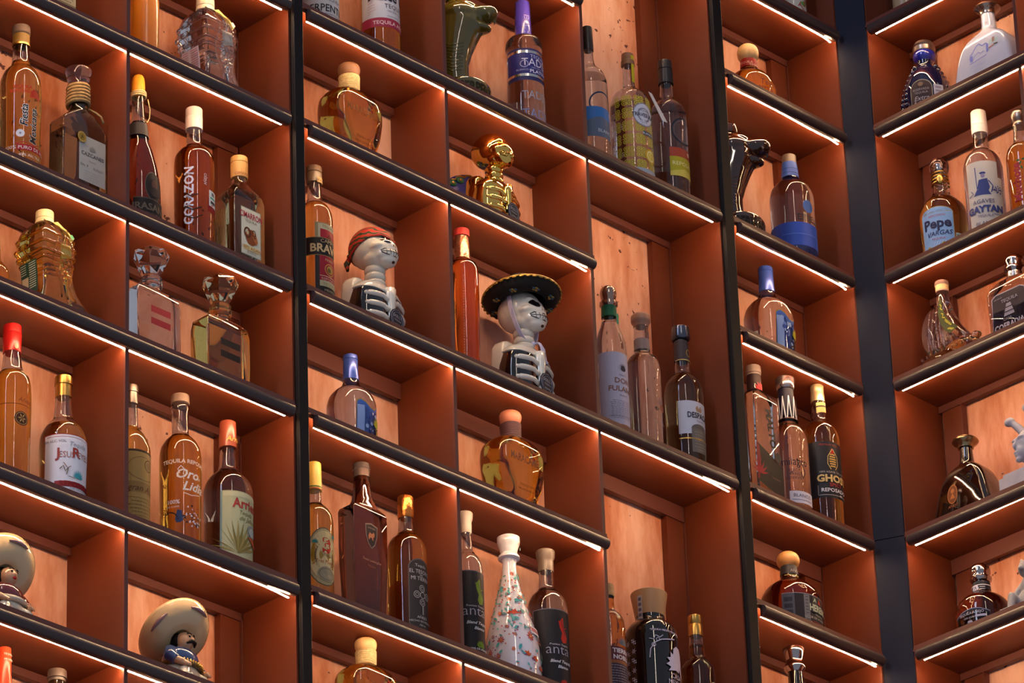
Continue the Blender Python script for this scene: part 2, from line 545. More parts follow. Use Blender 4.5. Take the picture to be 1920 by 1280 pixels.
class Bottle:
    def __init__(s, wall, row, cx, cy, name, label, cat='bottle', group=None, dep=0.062, rot=0.0):
        s.wall = wall; s.row = row; s.dep = dep
        P = hit(wall, cx, cy, dep)
        s.base = Vector((P.x, P.y, TOP[row] + 0.0004))
        s.s = (P - CAM).dot(FWD) / FPX
        rz = (0.0 if wall == 'L' else -pi / 2)
        s.rz = rz
        s.rot = rot
        s.root = empty(name, s.base, rz + rot, label, cat, group)
        rz = rz + rot; s.rz = rz
        # linear photo-y -> z on the axis
        y0 = proj(s.base)[1]; y1 = proj(s.base + Vector((0, 0, 0.3)))[1]
        s.y0 = y0; s.kz = 0.3 / (y0 - y1)
        # camera azimuth in local coordinates: phi=0 is the shelf front direction (-Y local), positive to image right
        d = CAM - s.base
        d = Matrix.Rotation(-rz, 3, 'Z') @ Vector((d.x, d.y, 0))
        s.phic = math.atan2(d.x, -d.y)      # camera direction angle (negative on the left wall)
        s.parts = {}
        s.surf = None

    def z(s, y):
        zz = (s.y0 - y) * s.kz
        return zz

    def r(s, hw):
        return hw * s.s

    # ---- round parts
    def lathe(s, name, prof, m, smooth=True, n=40, to_base=False, fill=None, clear=None, parent=None, step=0.004, ctr=(0, 0), round_top=0.0, hollow=True):
        """prof: [(y_px, halfwidth_px)] top to bottom. fill: y_px of the liquid level -> clear hollow glass above it"""
        pts = [(s.z(y), s.r(h)) for y, h in prof]
        pts = sorted(pts, key=lambda p: p[0])
        if to_base:
            r0 = pts[0][1]
            pts = [(0.0, r0 * 0.93), (0.004, r0)] + [p for p in pts if p[0] > 0.008]
        q = [pts[0]]
        for p in pts[1:]:
            if p[0] - q[-1][0] > 1e-5:
                q.append(p)
            else:
                q.append((q[-1][0] + 1e-4, p[1]))
        sm = pchip(q, step) if smooth else q
        if round_top:
            zt, rt = sm[-1]
            k = s.r(round_top)
            sm = [p for p in sm if p[0] < zt - k] + [(zt - k + k * math.sin(a), rt - k + k * math.cos(a)) for a in (0, 0.4, 0.8, 1.2, pi / 2)]
        mb = MB()
        rs = [circle(max(r, 1e-4), z, n, ctr) for z, r in sm]
        if fill is not None:
            zf = s.z(fill)
            cm = clear or G['clear']
            mfun = lambda i: m if 0.5 * (sm[i][0] + sm[min(i + 1, len(sm) - 1)][0]) < zf else cm
            mb.rings(rs, m, True, True, mfun=mfun)
            t = 0.0022
            cav = [(z, r - t) for z, r in sm if z > zf and r - t > 0.002]
            if len(cav) > 2 and hollow:
                cav = [(zf, cav[0][1])] + cav
                if cav[-1][0] > sm[-1][0] - 0.002:
                    cav[-1] = (sm[-1][0] - 0.002, cav[-1][1])
                k0 = len(mb.f)
                mb.rings([circle(r, z, n, ctr) for z, r in cav], cm, True, True)
                for i in range(k0, len(mb.f)):
                    mb.f[i] = tuple(reversed(mb.f[i]))
                mb.m[len(mb.m) - 2] = mb.mi(m)
        else:
            mb.rings(rs, m, True, True)
        s.parts[name] = sm
        if to_base:
            s.surf = ('round', sm)
        return mb.build(name, parent or s.root, auto=38)

    def R(s, z):
        sm = s.surf[1]
        if z <= sm[0][0]:
            return sm[0][1]
        for i in range(len(sm) - 1):
            if sm[i][0] <= z <= sm[i + 1][0]:
                t = (z - sm[i][0]) / max(1e-9, sm[i + 1][0] - sm[i][0])
                return sm[i][1] * (1 - t) + sm[i + 1][1] * t
        return sm[-1][1]

    # ---- boxy parts; prof [(y, a_px, b_px, corner_px)] top to bottom
    def loft(s, name, prof, m, to_base=False, fill=None, parent=None, smooth=False, clear=None, hollow=True, ctr=None):
        pts = sorted([(s.z(p[0]), s.r(p[1]), s.r(p[2]), s.r(p[3]), (s.r(p[4]) if len(p) > 4 else 0.0), (s.r(p[5]) if len(p) > 5 else 0.0)) for p in prof])
        if to_base:
            p0 = pts[0]
            pts = [(0.0, p0[1] * 0.97, p0[2] * 0.95, p0[3], p0[4], p0[5]), (0.003,) + p0[1:]] + [p for p in pts if p[0] > 0.005]
        if smooth:
            cols = []
            for k in range(1, 6):
                cols.append(pchip([(p[0], p[k]) for p in pts], 0.005))
            pts = [(cols[0][i][0],) + tuple(c[i][1] for c in cols) for i in range(len(cols[0]))]
        mb = MB()
        rs = [rrect(p[1], p[2], p[3], p[0], (p[4], p[5])) for p in pts]
        if fill is not None:
            zf = s.z(fill); cm = clear or G['clear']
            # insert a ring at the level
            mb.rings(rs, m, True, True, mfun=lambda i: m if 0.5 * (pts[i][0] + pts[min(i + 1, len(pts) - 1)][0]) < zf else cm)
            t = 0.003
            cav = [p for p in pts if p[0] > zf and min(p[1], p[2]) - t > 0.002]
            if len(cav) > 1 and hollow:
                lo = max([p for p in pts if p[0] <= zf], default=pts[0])
                f = (zf - lo[0]) / max(1e-6, cav[0][0] - lo[0])
                lvl = tuple(lo[k] + (cav[0][k] - lo[k]) * f for k in range(6))
                cav = [(zf + 0.0002,) + lvl[1:]] + cav
                k0 = len(mb.f)
                mb.rings([rrect(p[1] - t, p[2] - t, max(p[3] - t, 0.001), p[0] - (0.002 if i == len(cav) - 1 else 0), (p[4], p[5])) for i, p in enumerate(cav)], cm, True, True)
                for i in range(k0, len(mb.f)):
                    mb.f[i] = tuple(reversed(mb.f[i]))
                mb.m[len(mb.m) - 2] = mb.mi(m)
        else:
            mb.rings(rs, m, True, True)
        if to_base:
            s.surf = ('box', pts)
        return mb.build(name, parent or s.root, auto=38)

    def box_at(s, z):
        sm = s.surf[1]
        if z <= sm[0][0]: return sm[0]
        for i in range(len(sm) - 1):
            if sm[i][0] <= z <= sm[i + 1][0]:
                t = (z - sm[i][0]) / max(1e-9, sm[i + 1][0] - sm[i][0])
                return tuple(a * (1 - t) + b * t for a, b in zip(sm[i], sm[i + 1]))
        return sm[-1]

    # ---- twine / rope wound round the neck
    def wrap(s, name, y0, y1, hw, turns, m, thick=None, parent=None, wob=0.0, hw2=None):
        z0 = s.z(y1); z1 = s.z(y0); r0 = s.r(hw); r1 = s.r(hw2 or hw)
        th = (z1 - z0) / turns * 0.54 if thick is None else s.r(thick)
        mb = MB(); pts = []
        N = int(turns * 18)
        for i in range(N + 1):
            t = i / N; a = 2 * pi * turns * t
            rr = r0 + (r1 - r0) * t + wob * random.uniform(-1, 1) * th
            pts.append((rr * math.cos(a), rr * math.sin(a), z0 + (z1 - z0) * t))
        mb.tube(pts, th, m, n=6)
        return mb.build(name, parent or s.root)

    # ---- printed or glued label: items in photo pixels. x from the label axis, y as seen in the photo at the label axis
    def decal(s, name, items, phi=0.0, R=None, eps=0.0003, side='front', parent=None, local_surf=None):
        mb = MB()
        surf = local_surf or s.surf
        if surf[0] == 'round':
            al = phi - s.phic          # angle from the camera direction
            yr = [it[4] if it[0] == 'rect' else None for it in items]
            ymid = None
            for it in items:
                if it[0] == 'rect': ymid = 0.5 * (it[3] + it[4]); break
                if it[0] in ('ell', 'ring', 'text', 'ctext'): ymid = it[2] if it[0] != 'text' and it[0] != 'ctext' else it[3]; break
                if it[0] in ('poly', 'line'): ymid = it[1][0][1]; break
            Rm = R if R else s.R(s.z(ymid + 0.3 * 35 * 0))
            off = Rm / s.s * SIN28 * math.cos(al)

            def Rz(z):
                if R: return R
                return s.R(z)

            def P(x, y, e):
                z = s.z(y + off)
                rr = Rz(z)
                f = phi + x * s.s / max(rr, 0.55 * Rm, 1e-4)
                return ((rr + e) * math.sin(f), -(rr + e) * math.cos(f), z)
        else:
            z_any = None

            def P(x, y, e):
                # front face (normal -Y) or side face (normal -X)
                for _ in range(1):
                    p = s.box_at(s.z(y))
                if side == 'front':
                    off = p[2] / s.s * SIN28 * math.cos(-s.phic)
                    z = s.z(y + off); p = s.box_at(z)
                    return (p[4] + x * s.s, p[5] - p[2] - e, z)
                off = p[1] / s.s * SIN28 * math.cos(-pi / 2 - s.phic)
                z = s.z(y + off); p = s.box_at(z)
                return (p[4] - p[1] - e, p[5] - x * s.s, z)
        lay = 0
        LS = min(0.00016, 0.0022 / max(1, len(items)))
        P0 = P

        def P(x, y, e):
            q = P0(x, y, e)
            return (q[0], q[1], max(q[2], 0.0006))

        def addpoly(vs2, fs, m):
            mb.add([P(x, y, eps + LS * lay) for x, y in vs2], fs, m, False)
        for it in items:
            k = it[0]
            if k == 'rect':
                _, x0, x1, ya, yb, c = it[:6]
                nx = max(1, int(abs(x1 - x0) / 3.5)); ny = max(1, int(abs(yb - ya) / 9))
                vs = [(x0 + (x1 - x0) * i / nx, ya + (yb - ya) * j / ny) for j in range(ny + 1) for i in range(nx + 1)]
                fs = [(j * (nx + 1) + i, (j + 1) * (nx + 1) + i, (j + 1) * (nx + 1) + i + 1, j * (nx + 1) + i + 1) for j in range(ny) for i in range(nx)]
                addpoly(vs, fs, ink(c))
            elif k in ('ell', 'ring'):
                _, x, y, rx, ry = it[:5]
                n = 28
                kk = s.s / s.kz
                ry = ry
                if k == 'ell':
                    c = it[5]
                    vs = [(x, y)]; fs = []
                    for q in (0.5, 1.0):
                        vs += [(x + rx * q * math.cos(2 * pi * j / n), y - ry * q * math.sin(2 * pi * j / n)) for j in range(n)]
                    fs = [(0, 1 + j, 1 + (j + 1) % n) for j in range(n)] + [(1 + j, 1 + n + j, 1 + n + (j + 1) % n, 1 + (j + 1) % n) for j in range(n)]
                    addpoly(vs, fs, ink(c))
                else:
                    w, c = it[5], it[6]
                    vs = []
                    for q in (0, 1):
                        vs += [(x + (rx - w * q) * math.cos(2 * pi * j / n), y - (ry - w * q) * math.sin(2 * pi * j / n)) for j in range(n)]
                    addpoly(vs, [(j, (j + 1) % n, n + (j + 1) % n, n + j) for j in range(n)], ink(c))
            elif k == 'poly':
                pts = it[1]
                xa = min(q[0] for q in pts); xb = max(q[0] for q in pts)
                if xb - xa <= 12 or surf[0] != 'round':
                    addpoly(pts, [tuple(range(len(pts)))], ink(it[2]))
                else:
                    ns = int((xb - xa) / 4) + 1
                    for q in range(ns):
                        c_ = clipx(clipx(pts, xa + (xb - xa) * q / ns, 1), xa + (xb - xa) * (q + 1) / ns, -1)
                        if len(c_) > 2: addpoly(c_, [tuple(range(len(c_)))], ink(it[2]))
            elif k == 'line':
                pts, w, c = it[1], it[2], it[3]
                vs = []; fs = []
                dense = []
                for i in range(len(pts) - 1):
                    L = math.hypot(pts[i + 1][0] - pts[i][0], pts[i + 1][1] - pts[i][1]); m_ = max(1, int(L / 4))
                    for q in range(m_):
                        dense.append((pts[i][0] + (pts[i + 1][0] - pts[i][0]) * q / m_, pts[i][1] + (pts[i + 1][1] - pts[i][1]) * q / m_))
                dense.append(pts[-1])
                for i, p in enumerate(dense):
                    a = dense[max(0, i - 1)]; b = dense[min(len(dense) - 1, i + 1)]
                    dx, dy = b[0] - a[0], b[1] - a[1]; L = math.hypot(dx, dy) or 1
                    nx_, ny_ = -dy / L * w / 2, dx / L * w / 2
                    vs += [(p[0] + nx_, p[1] + ny_), (p[0] - nx_, p[1] - ny_)]
                fs = [(2 * i, 2 * i + 2, 2 * i + 3, 2 * i + 1) for i in range(len(dense) - 1)]
                addpoly(vs, fs, ink(c))
            elif k == 'text':
                # ('text', string, x, y(baseline), cap height px, colour, opts)
                _, st, x, y, h, c = it[:6]
                op = it[6] if len(it) > 6 else {}
                tv, tf = text_geo(st, op.get('shear', 0.0), op.get('bold', 0.0))
                sz = h / 0.7; sx = op.get('sx', 1.0) * s.kz / s.s
                a = rad(op.get('rot', 0)); ca, sa = math.cos(a), math.sin(a)
                arc = op.get('arc', 0.0)
                vs = []
                kk = s.kz / s.s
                for vx, vy in tv:
                    px_, py_ = vx * sz * op.get('sx', 1.0), vy * sz
                    if arc:
                        th = px_ / arc
                        px_, py_ = (arc + py_) * math.sin(th), (arc + py_) * math.cos(th) - arc
                    X = px_ * ca - py_ * sa; Y = px_ * sa + py_ * ca
                    vs.append((x + X * kk, y - Y))
                mb.add([P(vx, vy, eps + LS * lay + 0.0002) for vx, vy in vs], tf, ink(c), False)
            lay += 1
        return mb.build(name, parent or s.root)

    def band(s, name, y0, y1, hw, m, hw2=None, parent=None, n=40):
        """a sleeve (sealed open tube with thickness) round the glass"""
        z0, z1 = s.z(y1), s.z(y0)
        ra = s.r(hw2 or hw); rb = s.r(hw)
        mb = MB()
        t = 0.0006
        rs = [circle(ra - t, z0, n), circle(ra, z0, n), circle(rb, z1, n), circle(rb - t, z1, n)]
        k = len(mb.v)
        mb.rings(rs + [rs[0]], ink(m), False, False)
        return mb.build(name, parent or s.root, auto=38)


def clipx(pts, x, sgn):
    out = []
    for i in range(len(pts)):
        a = pts[i - 1]; b = pts[i]
        ia = (a[0] - x) * sgn >= 0; ib = (b[0] - x) * sgn >= 0
        if ia != ib:
            t = (x - a[0]) / (b[0] - a[0])
            out.append((x, a[1] + (b[1] - a[1]) * t))
        if ib: out.append(b)
    return out


def small_lines(x0, x1, y0, y1, n, c, w=0.7, ragged=True):
    """rows of fine print"""
    out = []
    for i in range(n):
        y = y0 + (y1 - y0) * i / max(1, n - 1)
        a = x0 + (random.uniform(0, 0.15) * (x1 - x0) if ragged else 0); b = x1 - (random.uniform(0, 0.25) * (x1 - x0) if ragged else 0)
        # broken into words
        x = a
        while x < b:
            L = random.uniform(2.5, 6)
            out.append(('line', [(x, y), (min(x + L, b), y)], w, c))
            x += L + 1.3
    return out


def agave(x, y, r, c, n=9, w=1.6):
    """rosette of pointed leaves growing up from (x, y)"""
    out = []
    for i in range(n):
        a = rad(15 + 150 * i / (n - 1))
        L = r * (0.75 + 0.25 * math.sin(a))
        tx, ty = x + L * math.cos(a), y - L * math.sin(a)
        px, py = -math.sin(a) * w, -math.cos(a) * w
        mx, my = x + 0.4 * L * math.cos(a), y - 0.4 * L * math.sin(a)
        out.append(('poly', [(x, y), (mx + px, my + py), (tx, ty), (mx - px, my - py)], c))
    return out


def flower(x, y, r, c, n=8, c2=None):
    out = []
    for i in range(n):
        a = 2 * pi * i / n
        out.append(('poly', [(x, y), (x + r * .6 * math.cos(a - .25), y + r * .6 * math.sin(a - .25)), (x + r * math.cos(a), y + r * math.sin(a)), (x + r * .6 * math.cos(a + .25), y + r * .6 * math.sin(a + .25))], c))
    if c2:
        out.append(('ell', x, y, r * .25, r * .25, c2))
    return out


def leaf(x, y, L, ang, c, w=0.28):
    ca, sa = math.cos(rad(ang)), -math.sin(rad(ang))
    f = lambda u, v: (x + u * ca - v * sa, y + u * sa + v * ca)
    return ('poly', [f(0, 0), f(L * .35, L * w), f(L * .7, L * w * .8), f(L, 0), f(L * .7, -L * w * .6), f(L * .35, -L * w * .7)], c)


def voxel_union(mb, voxel=0.0016, smooth=6):
    """fuse overlapping blobs into one continuous skin -> (verts, faces)"""
    o = mb.build('blob')
    m = o.modifiers.new('r', 'REMESH'); m.mode = 'VOXEL'; m.voxel_size = voxel
    if smooth:
        q = o.modifiers.new('s', 'SMOOTH'); q.iterations = smooth; q.factor = 0.5
    dg = bpy.context.evaluated_depsgraph_get()
    me = bpy.data.meshes.new_from_object(o.evaluated_get(dg))
    vs = [tuple(v.co) for v in me.vertices]; fs = [tuple(p.vertices) for p in me.polygons]
    bpy.data.objects.remove(o); bpy.data.meshes.remove(me)
    return vs, fs


class Wrapper:
    """drops flat marks onto any skin by casting rays at it"""

    def __init__(s, vs, fs):
        s.t = BVHTree.FromPolygons([Vector(v) for v in vs], fs)

    def at(s, o, d, e):
        h = s.t.ray_cast(Vector(o), Vector(d).normalized())
        if h[0] is None:
            return None
        n = h[1]
        if n.dot(Vector(d)) > 0: n = -n
        return h[0] + n * e
# ================================================================ bottles of the first bay
T = lambda st, x, y, h, c, **o: ('text', st, x, y, h, c, o)
RC = lambda x0, x1, y0, y1, c: ('rect', x0, x1, y0, y1, c)


def straight(b, cap, capm, capname='cap'):
    return b.lathe(capname, cap, capm, smooth=False)


# -- far left, bottom of a squarish bottle cut by the frame
b = Bottle('L', 'D', 106, 0, 'liquor_bottle', 'square brown bottle with a cream script label, cut off by the top edge far left')
b.loft('glass_body', [(-150, 8, 8, 8), (-110, 8, 8, 8), (-90, 30, 22, 5), (30, 32, 24, 5)], G['brown'], to_base=True)
b.decal('paper_label', [RC(-27, 27, -60, 12, '#b9a883'), RC(-27, 27, 6, 8, '#7a6a48'), ('line', [(-20, -2), (-12, -10), (-8, 0), (0, -9), (4, 0), (14, -8), (20, -2)], 1, '#3a2c20')] + small_lines(-20, 20, 2, 4, 2, '#4a3a28'))

# -- matte amber bottle
b = Bottle('L', 'D', 270, 60, 'liquor_bottle', 'frosted orange-amber cylinder bottle beside the clear boot bottle on the top shelf')
b.lathe('glass_body', [(-60, 9), (-30, 10), (-16, 14), (-6, 24), (10, 28.5), (90, 28)], G['frostamber'], to_base=True)
b.lathe('cap', [(-72, 11), (-60, 11)], M_CORK, smooth=False)

# -- tall bottle with vertical lettering
b = Bottle('L', 'E', 38, 190, 'tequila_bottle', 'gold liquor bottle with black vertical script, dark cap and red ribbon print, far left')
b.lathe('glass_body', [(60, 14), (88, 15), (118, 17), (128, 20), (140, 31), (158, 38), (182, 40), (300, 38)], G['gold'], to_base=True, fill=120)
b.lathe('cap', [(52, 17), (53, 17.4), (66, 17.4), (68, 15.5)], mat('cap_dark', '#5a4c46', rough=.35), smooth=False, round_top=2)
b.band('neck_label', 69, 87, 16.2, '#6b5326', hw2=16.6)
b.band('neck_ring', 87, 90, 17.2, 'gold')
b.decal('label', [T('Fiesta', -13, 222, 12, '#ffffff', rot=90, shear=.25, bold=.055), T('Fiesta', -13, 222, 12, '#1d1a1c', rot=90, shear=.25, bold=.02),
                  T('Mexicana', 6, 240, 12, '#f2f0e8', rot=90, shear=.25, bold=.05), T('Mexicana', 6, 240, 12, '#2a2420', rot=90, shear=.25, bold=.02),
                  T('TEQUILA', -24, 172, 5.5, '#c0281c', bold=.02), T('REPOSADO', -24, 180, 5.5, '#c0281c', bold=.02),
                  ('poly', [(-8, 178), (-2, 171), (6, 174), (12, 181), (14, 190), (2, 187), (-10, 188)], '#b2301c'),
                  ('ell', -26, 256, 8, 7, '#e6e6ec'), ('ell', -26, 256, 2, 2, '#8f8fa0'),
                  RC(-32, 24, 276, 287, '#b0202a'), ('line', [(-34, 275), (-20, 272), (0, 275), (14, 271)], 1.5, '#c23030'), T('100% PURO DE AGAVE', -4, 285, 6, '#f4e8e0'),
                  T('40% Alc. Vol.', -6, 298, 5, '#e8e0d0')])
b.decal('price_sticker', [('poly', [(24, 128), (33, 130), (34, 148), (26, 146)], '#ddd8cc')], R=b.r(36), phi=.1)

# -- square decanter with rope neck
b = Bottle('L', 'E', 146, 260, 'tequila_bottle', 'square clear bottle with rope-wound neck, flared glass stopper and grey-white label')
b.loft('glass_body', [(165, 20, 20, 20), (206, 18, 18, 18), (214, 19, 19, 17), (222, 28, 22, 10), (240, 50, 21, 4), (246, 53, 21, 3), (345, 54, 21, 3)], G['olive'], to_base=True, fill=262, clear=G['smoke'])
b.lathe('glass_stopper', [(134, 24.5), (136, 25), (150, 22), (157, 19), (163, 21), (170, 21)], G['clear'], smooth=False)
b.wrap('rope', 166, 202, 20.5, 6, M_TWINE, hw2=20)
mb = MB(); r = b.r(20)
mb.tube([(r * .9, -r * .4, b.z(203)), (r * 1.5, -r * .8, b.z(209)), (r * 1.9, -r * 1.1, b.z(216)), (r * 2.1, -r * 1.25, b.z(228))], b.r(2.2), M_TWINE, n=6)
mb.build('rope_tail', b.root)
b.decal('paper_label', [RC(-15, 50, 256, 340, '#a9a9a6'), T('CAZCANES', 18, 292, 6.5, '#4c4c50', bold=.02), T('TEQUILA', 18, 302, 2.6, '#6e6e70'),
                        T('No. 9', -2, 313, 5, '#4c4c50'), T('BLANCO', 32, 313, 3.6, '#77777a')] + agave(18, 281, 12, '#85857f', n=9, w=1.2) + small_lines(-8, 44, 321, 336, 4, '#7d7d80', .5)
        + [('ell', -10, 262, 11, 10, 'brass'), ('ring', -10, 262, 9.5, 8.6, .8, '#e4c47c'), ('line', [(-12, 266), (-10, 258), (-7, 264)], 1.4, '#3c3018')])

# -- corked bottle with twine and dark label; orange glow painted into the cork
b = Bottle('L', 'E', 259, 300, 'tequila_bottle', 'slender dark amber bottle with a glowing orange cork tied with twine, half behind the divider')
b.lathe('glass_body', [(174, 12), (196, 12), (230, 14), (262, 19), (290, 28), (325, 37), (360, 42), (410, 43)], G['brown'], to_base=True, fill=233)
b.lathe('cork_top', [(142, 6), (144, 9), (152, 12), (172, 13), (178, 12)], mat('orange_lit_cork', '#f0a030', rough=.35, emit=0), smooth=True)
b.wrap('twine', 176, 186, 14, 3, M_PALETWINE)
mb = MB(); r = b.r(15)
mb.tube([(r * .8, -r * .9, b.z(188)), (r * 1.15, -r * .9, b.z(205)), (r * 1.05, -r * .95, b.z(222)), (r * .4, -r * 1.2, b.z(236)), (-r * .6, -r * 1.3, b.z(232))], b.r(1.1), M_PALETWINE, n=5)
mb.build('hanging_twine', b.root)
b.band('neck_band', 238, 262, 17.5, '#3a3536', hw2=20.5)
b.decal('paper_label', [('ell', 2, 352, 19, 27, '#2c2624'), ('ring', 2, 352, 20, 28, 1.3, '#6a5a50'), ('ell', 4, 348, 8, 9, '#5a3a30'), ('ell', 3, 362, 12, 9, '#33282a'),
                        RC(-40, 46, 376, 415, '#241d1e'), RC(-40, 46, 376, 378, '#5a4c44'), T('PURASANGRE', 0, 398, 12, '#6f6358', bold=.03), T('TEQUILA', 0, 408, 5, '#6f6358')])

# -- dark amber, white cap, vertical white word
b = Bottle('L', 'E', 364, 330, 'tequila_bottle', 'dark amber bottle with a pinkish-white cap and bold white lettering running up its side')
b.lathe('glass_body', [(238, 13), (272, 15), (280, 18), (289, 30), (302, 37), (325, 38.5), (450, 37.5)], G['deep'], to_base=True, fill=277)
b.lathe('cap', [(206, 16), (207, 16.3), (222, 16.2), (222.8, 15.8), (223.6, 16.4), (246, 16.4)], mat('cap_pinkwhite', '#d8c4c0', rough=.4), smooth=False, round_top=2)
b.decal('label', [T('CORAZON', -30, 372, 15, '#e9ecff', rot=90, bold=.03), RC(0, 42, 371, 397, '#8c1416'),
                  T('AÑEJO', -4, 340, 5, '#d9d0cc', rot=90), RC(2, 26, 357, 386, '#dfe2de'), RC(5, 23, 369, 372, '#3c9a86'), RC(9, 19, 360, 366, '#70757a'), RC(6, 22, 376, 381, '#3a3c40'), RC(8, 13, 383, 385, '#c03030')]
        + [('line', [(-44, 368), (-34, 374), (-20, 370)], 2, '#2a1010'), ('line', [(-46, 392), (-30, 400), (-14, 394)], 2.4, '#2a1010'), ('line', [(-44, 410), (-28, 416), (-12, 408)], 2, '#2a1010')])

# -- square golden bottle with a goat label
b = Bottle('L', 'E', 449, 400, 'tequila_bottle', 'square olive-gold bottle with a wooden-looking cap and a cream goat label')
b.loft('glass_body', [(330, 15, 15, 15), (344, 15, 15, 15), (352, 17, 17, 14), (362, 24, 22, 8), (374, 36, 27, 4), (386, 39, 29, 3), (480, 39, 29, 3)], G['olive'], to_base=True, fill=372)
b.lathe('cap', [(298, 16.4), (299, 16.8), (309, 16.8), (309.6, 16), (310.4, 16.8), (338, 16.4)], mat('cap_cork_gold', '#d2a260', rough=.45), smooth=False, round_top=2)
b.decal('cap_print', [T('CIMARRON', 0, 330, 5, '#a2603a')], R=b.r(16.9), local_surf=('round', b.parts['cap']))
gt = []
gt += [('poly', [(-6, 460), (-12, 452), (-14, 442), (-6, 434), (4, 432), (12, 438), (16, 448), (12, 458), (4, 462)], '#8c4a24'), ('ring', -8, 440, 9, 10, 3.2, '#5c2f18'), ('ell', -8, 440, 3, 4, '#cdb68c'),
       ('poly', [(6, 436), (14, 440), (18, 452), (14, 458), (8, 452), (4, 444)], '#b0683a'), ('ell', 10, 446, 1.4, 1.4, '#1e120c'), ('ring', 8, 438, 5, 6, 1.6, '#5c2f18')]
b.decal('paper_label', [RC(-24, 27, 394, 482, '#7c8070'), RC(-22.6, 25.6, 395.4, 480.6, '#d9d6c0'), T('CIMARRON', 1.5, 413, 11, '#b0283a', sx=.6, bold=.02), T('TEQUILA', 1, 420, 4.5, '#6a6250'),
                        ] + gt + [RC(-18, 21, 464, 472, '#d9c790'), T('100% AGAVE', 1.5, 471, 5.6, '#a06028'), T('BLANCO', 1.5, 478, 3.4, '#6a6250')])
# embossed pattern on the left side
b.decal('side_embossing', [('line', [(-6 + 6 * k, 392), (-10 + 6 * k, 410), (-4 + 6 * k, 430), (-9 + 6 * k, 455)], 1.1, '#a59238') for k in range(-2, 4)], side='side')

# -- amber sliver at the left edge
b = Bottle('L', 'F', -8, 510, 'liquor_bottle', 'round amber decanter cut off at the left edge beside the gold boot bottle')
b.lathe('glass_body', [(470, 8), (488, 9), (496, 14), (506, 22), (518, 26), (530, 24), (545, 20), (560, 18)], G['amber'], to_base=True)
b.lathe('stopper', [(452, 8), (470, 8)], M_CORK, smooth=False)


# -- boot shaped bottles
def boot(cx, cy, row, gm, fill, label, capc, tagcol, sidecol, dy):
    b = Bottle('L', row, cx, cy, 'boot_bottle', label, group=None, dep=0.066)
    Y = lambda y: y + dy
    # y, a, b, corner, x shift, y shift
    b.loft('glass_body', [(Y(20), 17, 17, 17, 0, 0), (Y(26), 17, 17, 16, 0, 0), (Y(30), 24, 22, 14, 1, 0), (Y(40), 36, 32, 12, 2, 0), (Y(56), 40, 40, 12, 2, 0), (Y(80), 41, 43, 10, 3, 0),
                          (Y(100), 38, 38, 10, 6, 0), (Y(125), 38, 33, 10, 10, 0), (Y(150), 42, 33, 10, 16, 0), (Y(166), 52, 33, 10, 24, 0), (Y(178), 64, 32, 12, 34, 0), (Y(186), 66, 32, 12, 36, 0), (Y(200), 66, 32, 12, 36, 0)],
           gm, to_base=True, fill=fill, smooth=True, hollow=False)
    b.lathe('screw_cap', [(Y(2), 17.2), (Y(3), 17.6), (Y(16), 17.6), (Y(16.6), 16.6), (Y(22), 18.4), (Y(25), 18.4)], mat('cap_' + capc.strip('#'), capc, rough=.45), smooth=False, round_top=2)
    # moulded pull straps and ankle bands
    mb = MB()
    for k, (y, h) in enumerate(((60, 3.0), (78, 3.6), (92, 3.6), (104, 3.0))):
        z = b.z(Y(y)); p = b.box_at(z)
        ring = rrect(p[1] + .0006, p[2] + .0006, p[3], z, (p[4], p[5]), seg=3)
        mb.tube(ring, b.r(h), gm, n=8, closed=True)
    mb.build('moulded_bands', b.root)
    mb = MB()
    p = b.box_at(b.z(Y(60)))
    for x0 in (-14, 6, 20):
        pts = []
        for k in range(15):
            y = Y(26) + k * 10
            q = b.box_at(b.z(y))
            xx = b.r(x0 + 7 * math.sin(k * .8 + x0) + k * .6)
            pts.append((q[4] + max(-q[1] * .9, min(q[1] * .9, xx)), q[5] - q[2] - .0002, b.z(y)))
        mb.tube(pts, b.r(1.5), gm, n=6)
    for yy in (58, 76, 94):   # blocks moulded on the back of the shaft
        q = b.box_at(b.z(Y(yy)))
        mb.ball((q[4] - q[1] - .001, q[5] + q[2] * .3, b.z(Y(yy))), b.r(6), b.r(14), b.r(6), gm, 12, 8)
    mb.build('moulded_stitching', b.root)
    # buckle on the side
    b.decal('neck_tag', [('poly', [(4, Y(20)), (16, Y(15)), (36, Y(42)), (26, Y(52))], tagcol[0]), ('poly', [(26, Y(39)), (33, Y(36)), (36, Y(42)), (29, Y(46))], tagcol[1])] +
            [('line', [(10, Y(21)), (24, Y(38))], .8, '#8c7a4a'), ('line', [(14, Y(19)), (28, Y(36))], .8, '#8c7a4a')], eps=.0022)
    b.decal('paper_seal', [('poly', [(-2, Y(60)), (24, Y(58)), (26, Y(78)), (2, Y(84))], tagcol[2])], eps=.002)
    b.decal('side_label', [RC(-28, 18, Y(92), Y(150), sidecol[0]), RC(-26, -8, Y(118), Y(146), sidecol[1])] +
            [('line', [(-4, Y(96 + 4 * k)), (15, Y(96 + 4 * k))], 1.3, sidecol[2]) for k in range(12)] + [('line', [(-25, Y(97 + 4 * k)), (-10, Y(97 + 4 * k))], 1, sidecol[2]) for k in range(5)], side='side', eps=.003)
    return b


boot(385, 60, 'D', G['clear'], None, 'clear glass boot-shaped bottle with a cream screw cap on the top shelf', '#d8cbb8', ('#d8c278', '#e6d0c0', '#c9bcb0'), ('#b9b6ca', '#a9a6ba', '#9a5a6a'), 0)
boot(83, 460, 'F', G['gold'], 445, 'gold-filled boot-shaped bottle with a cream cap and green side label', '#e0cfa4', ('#c9b872', '#2c8a56', '#cfae5a'), ('#1f4a3c', '#b9b49a', '#cfe0cc'), 398)


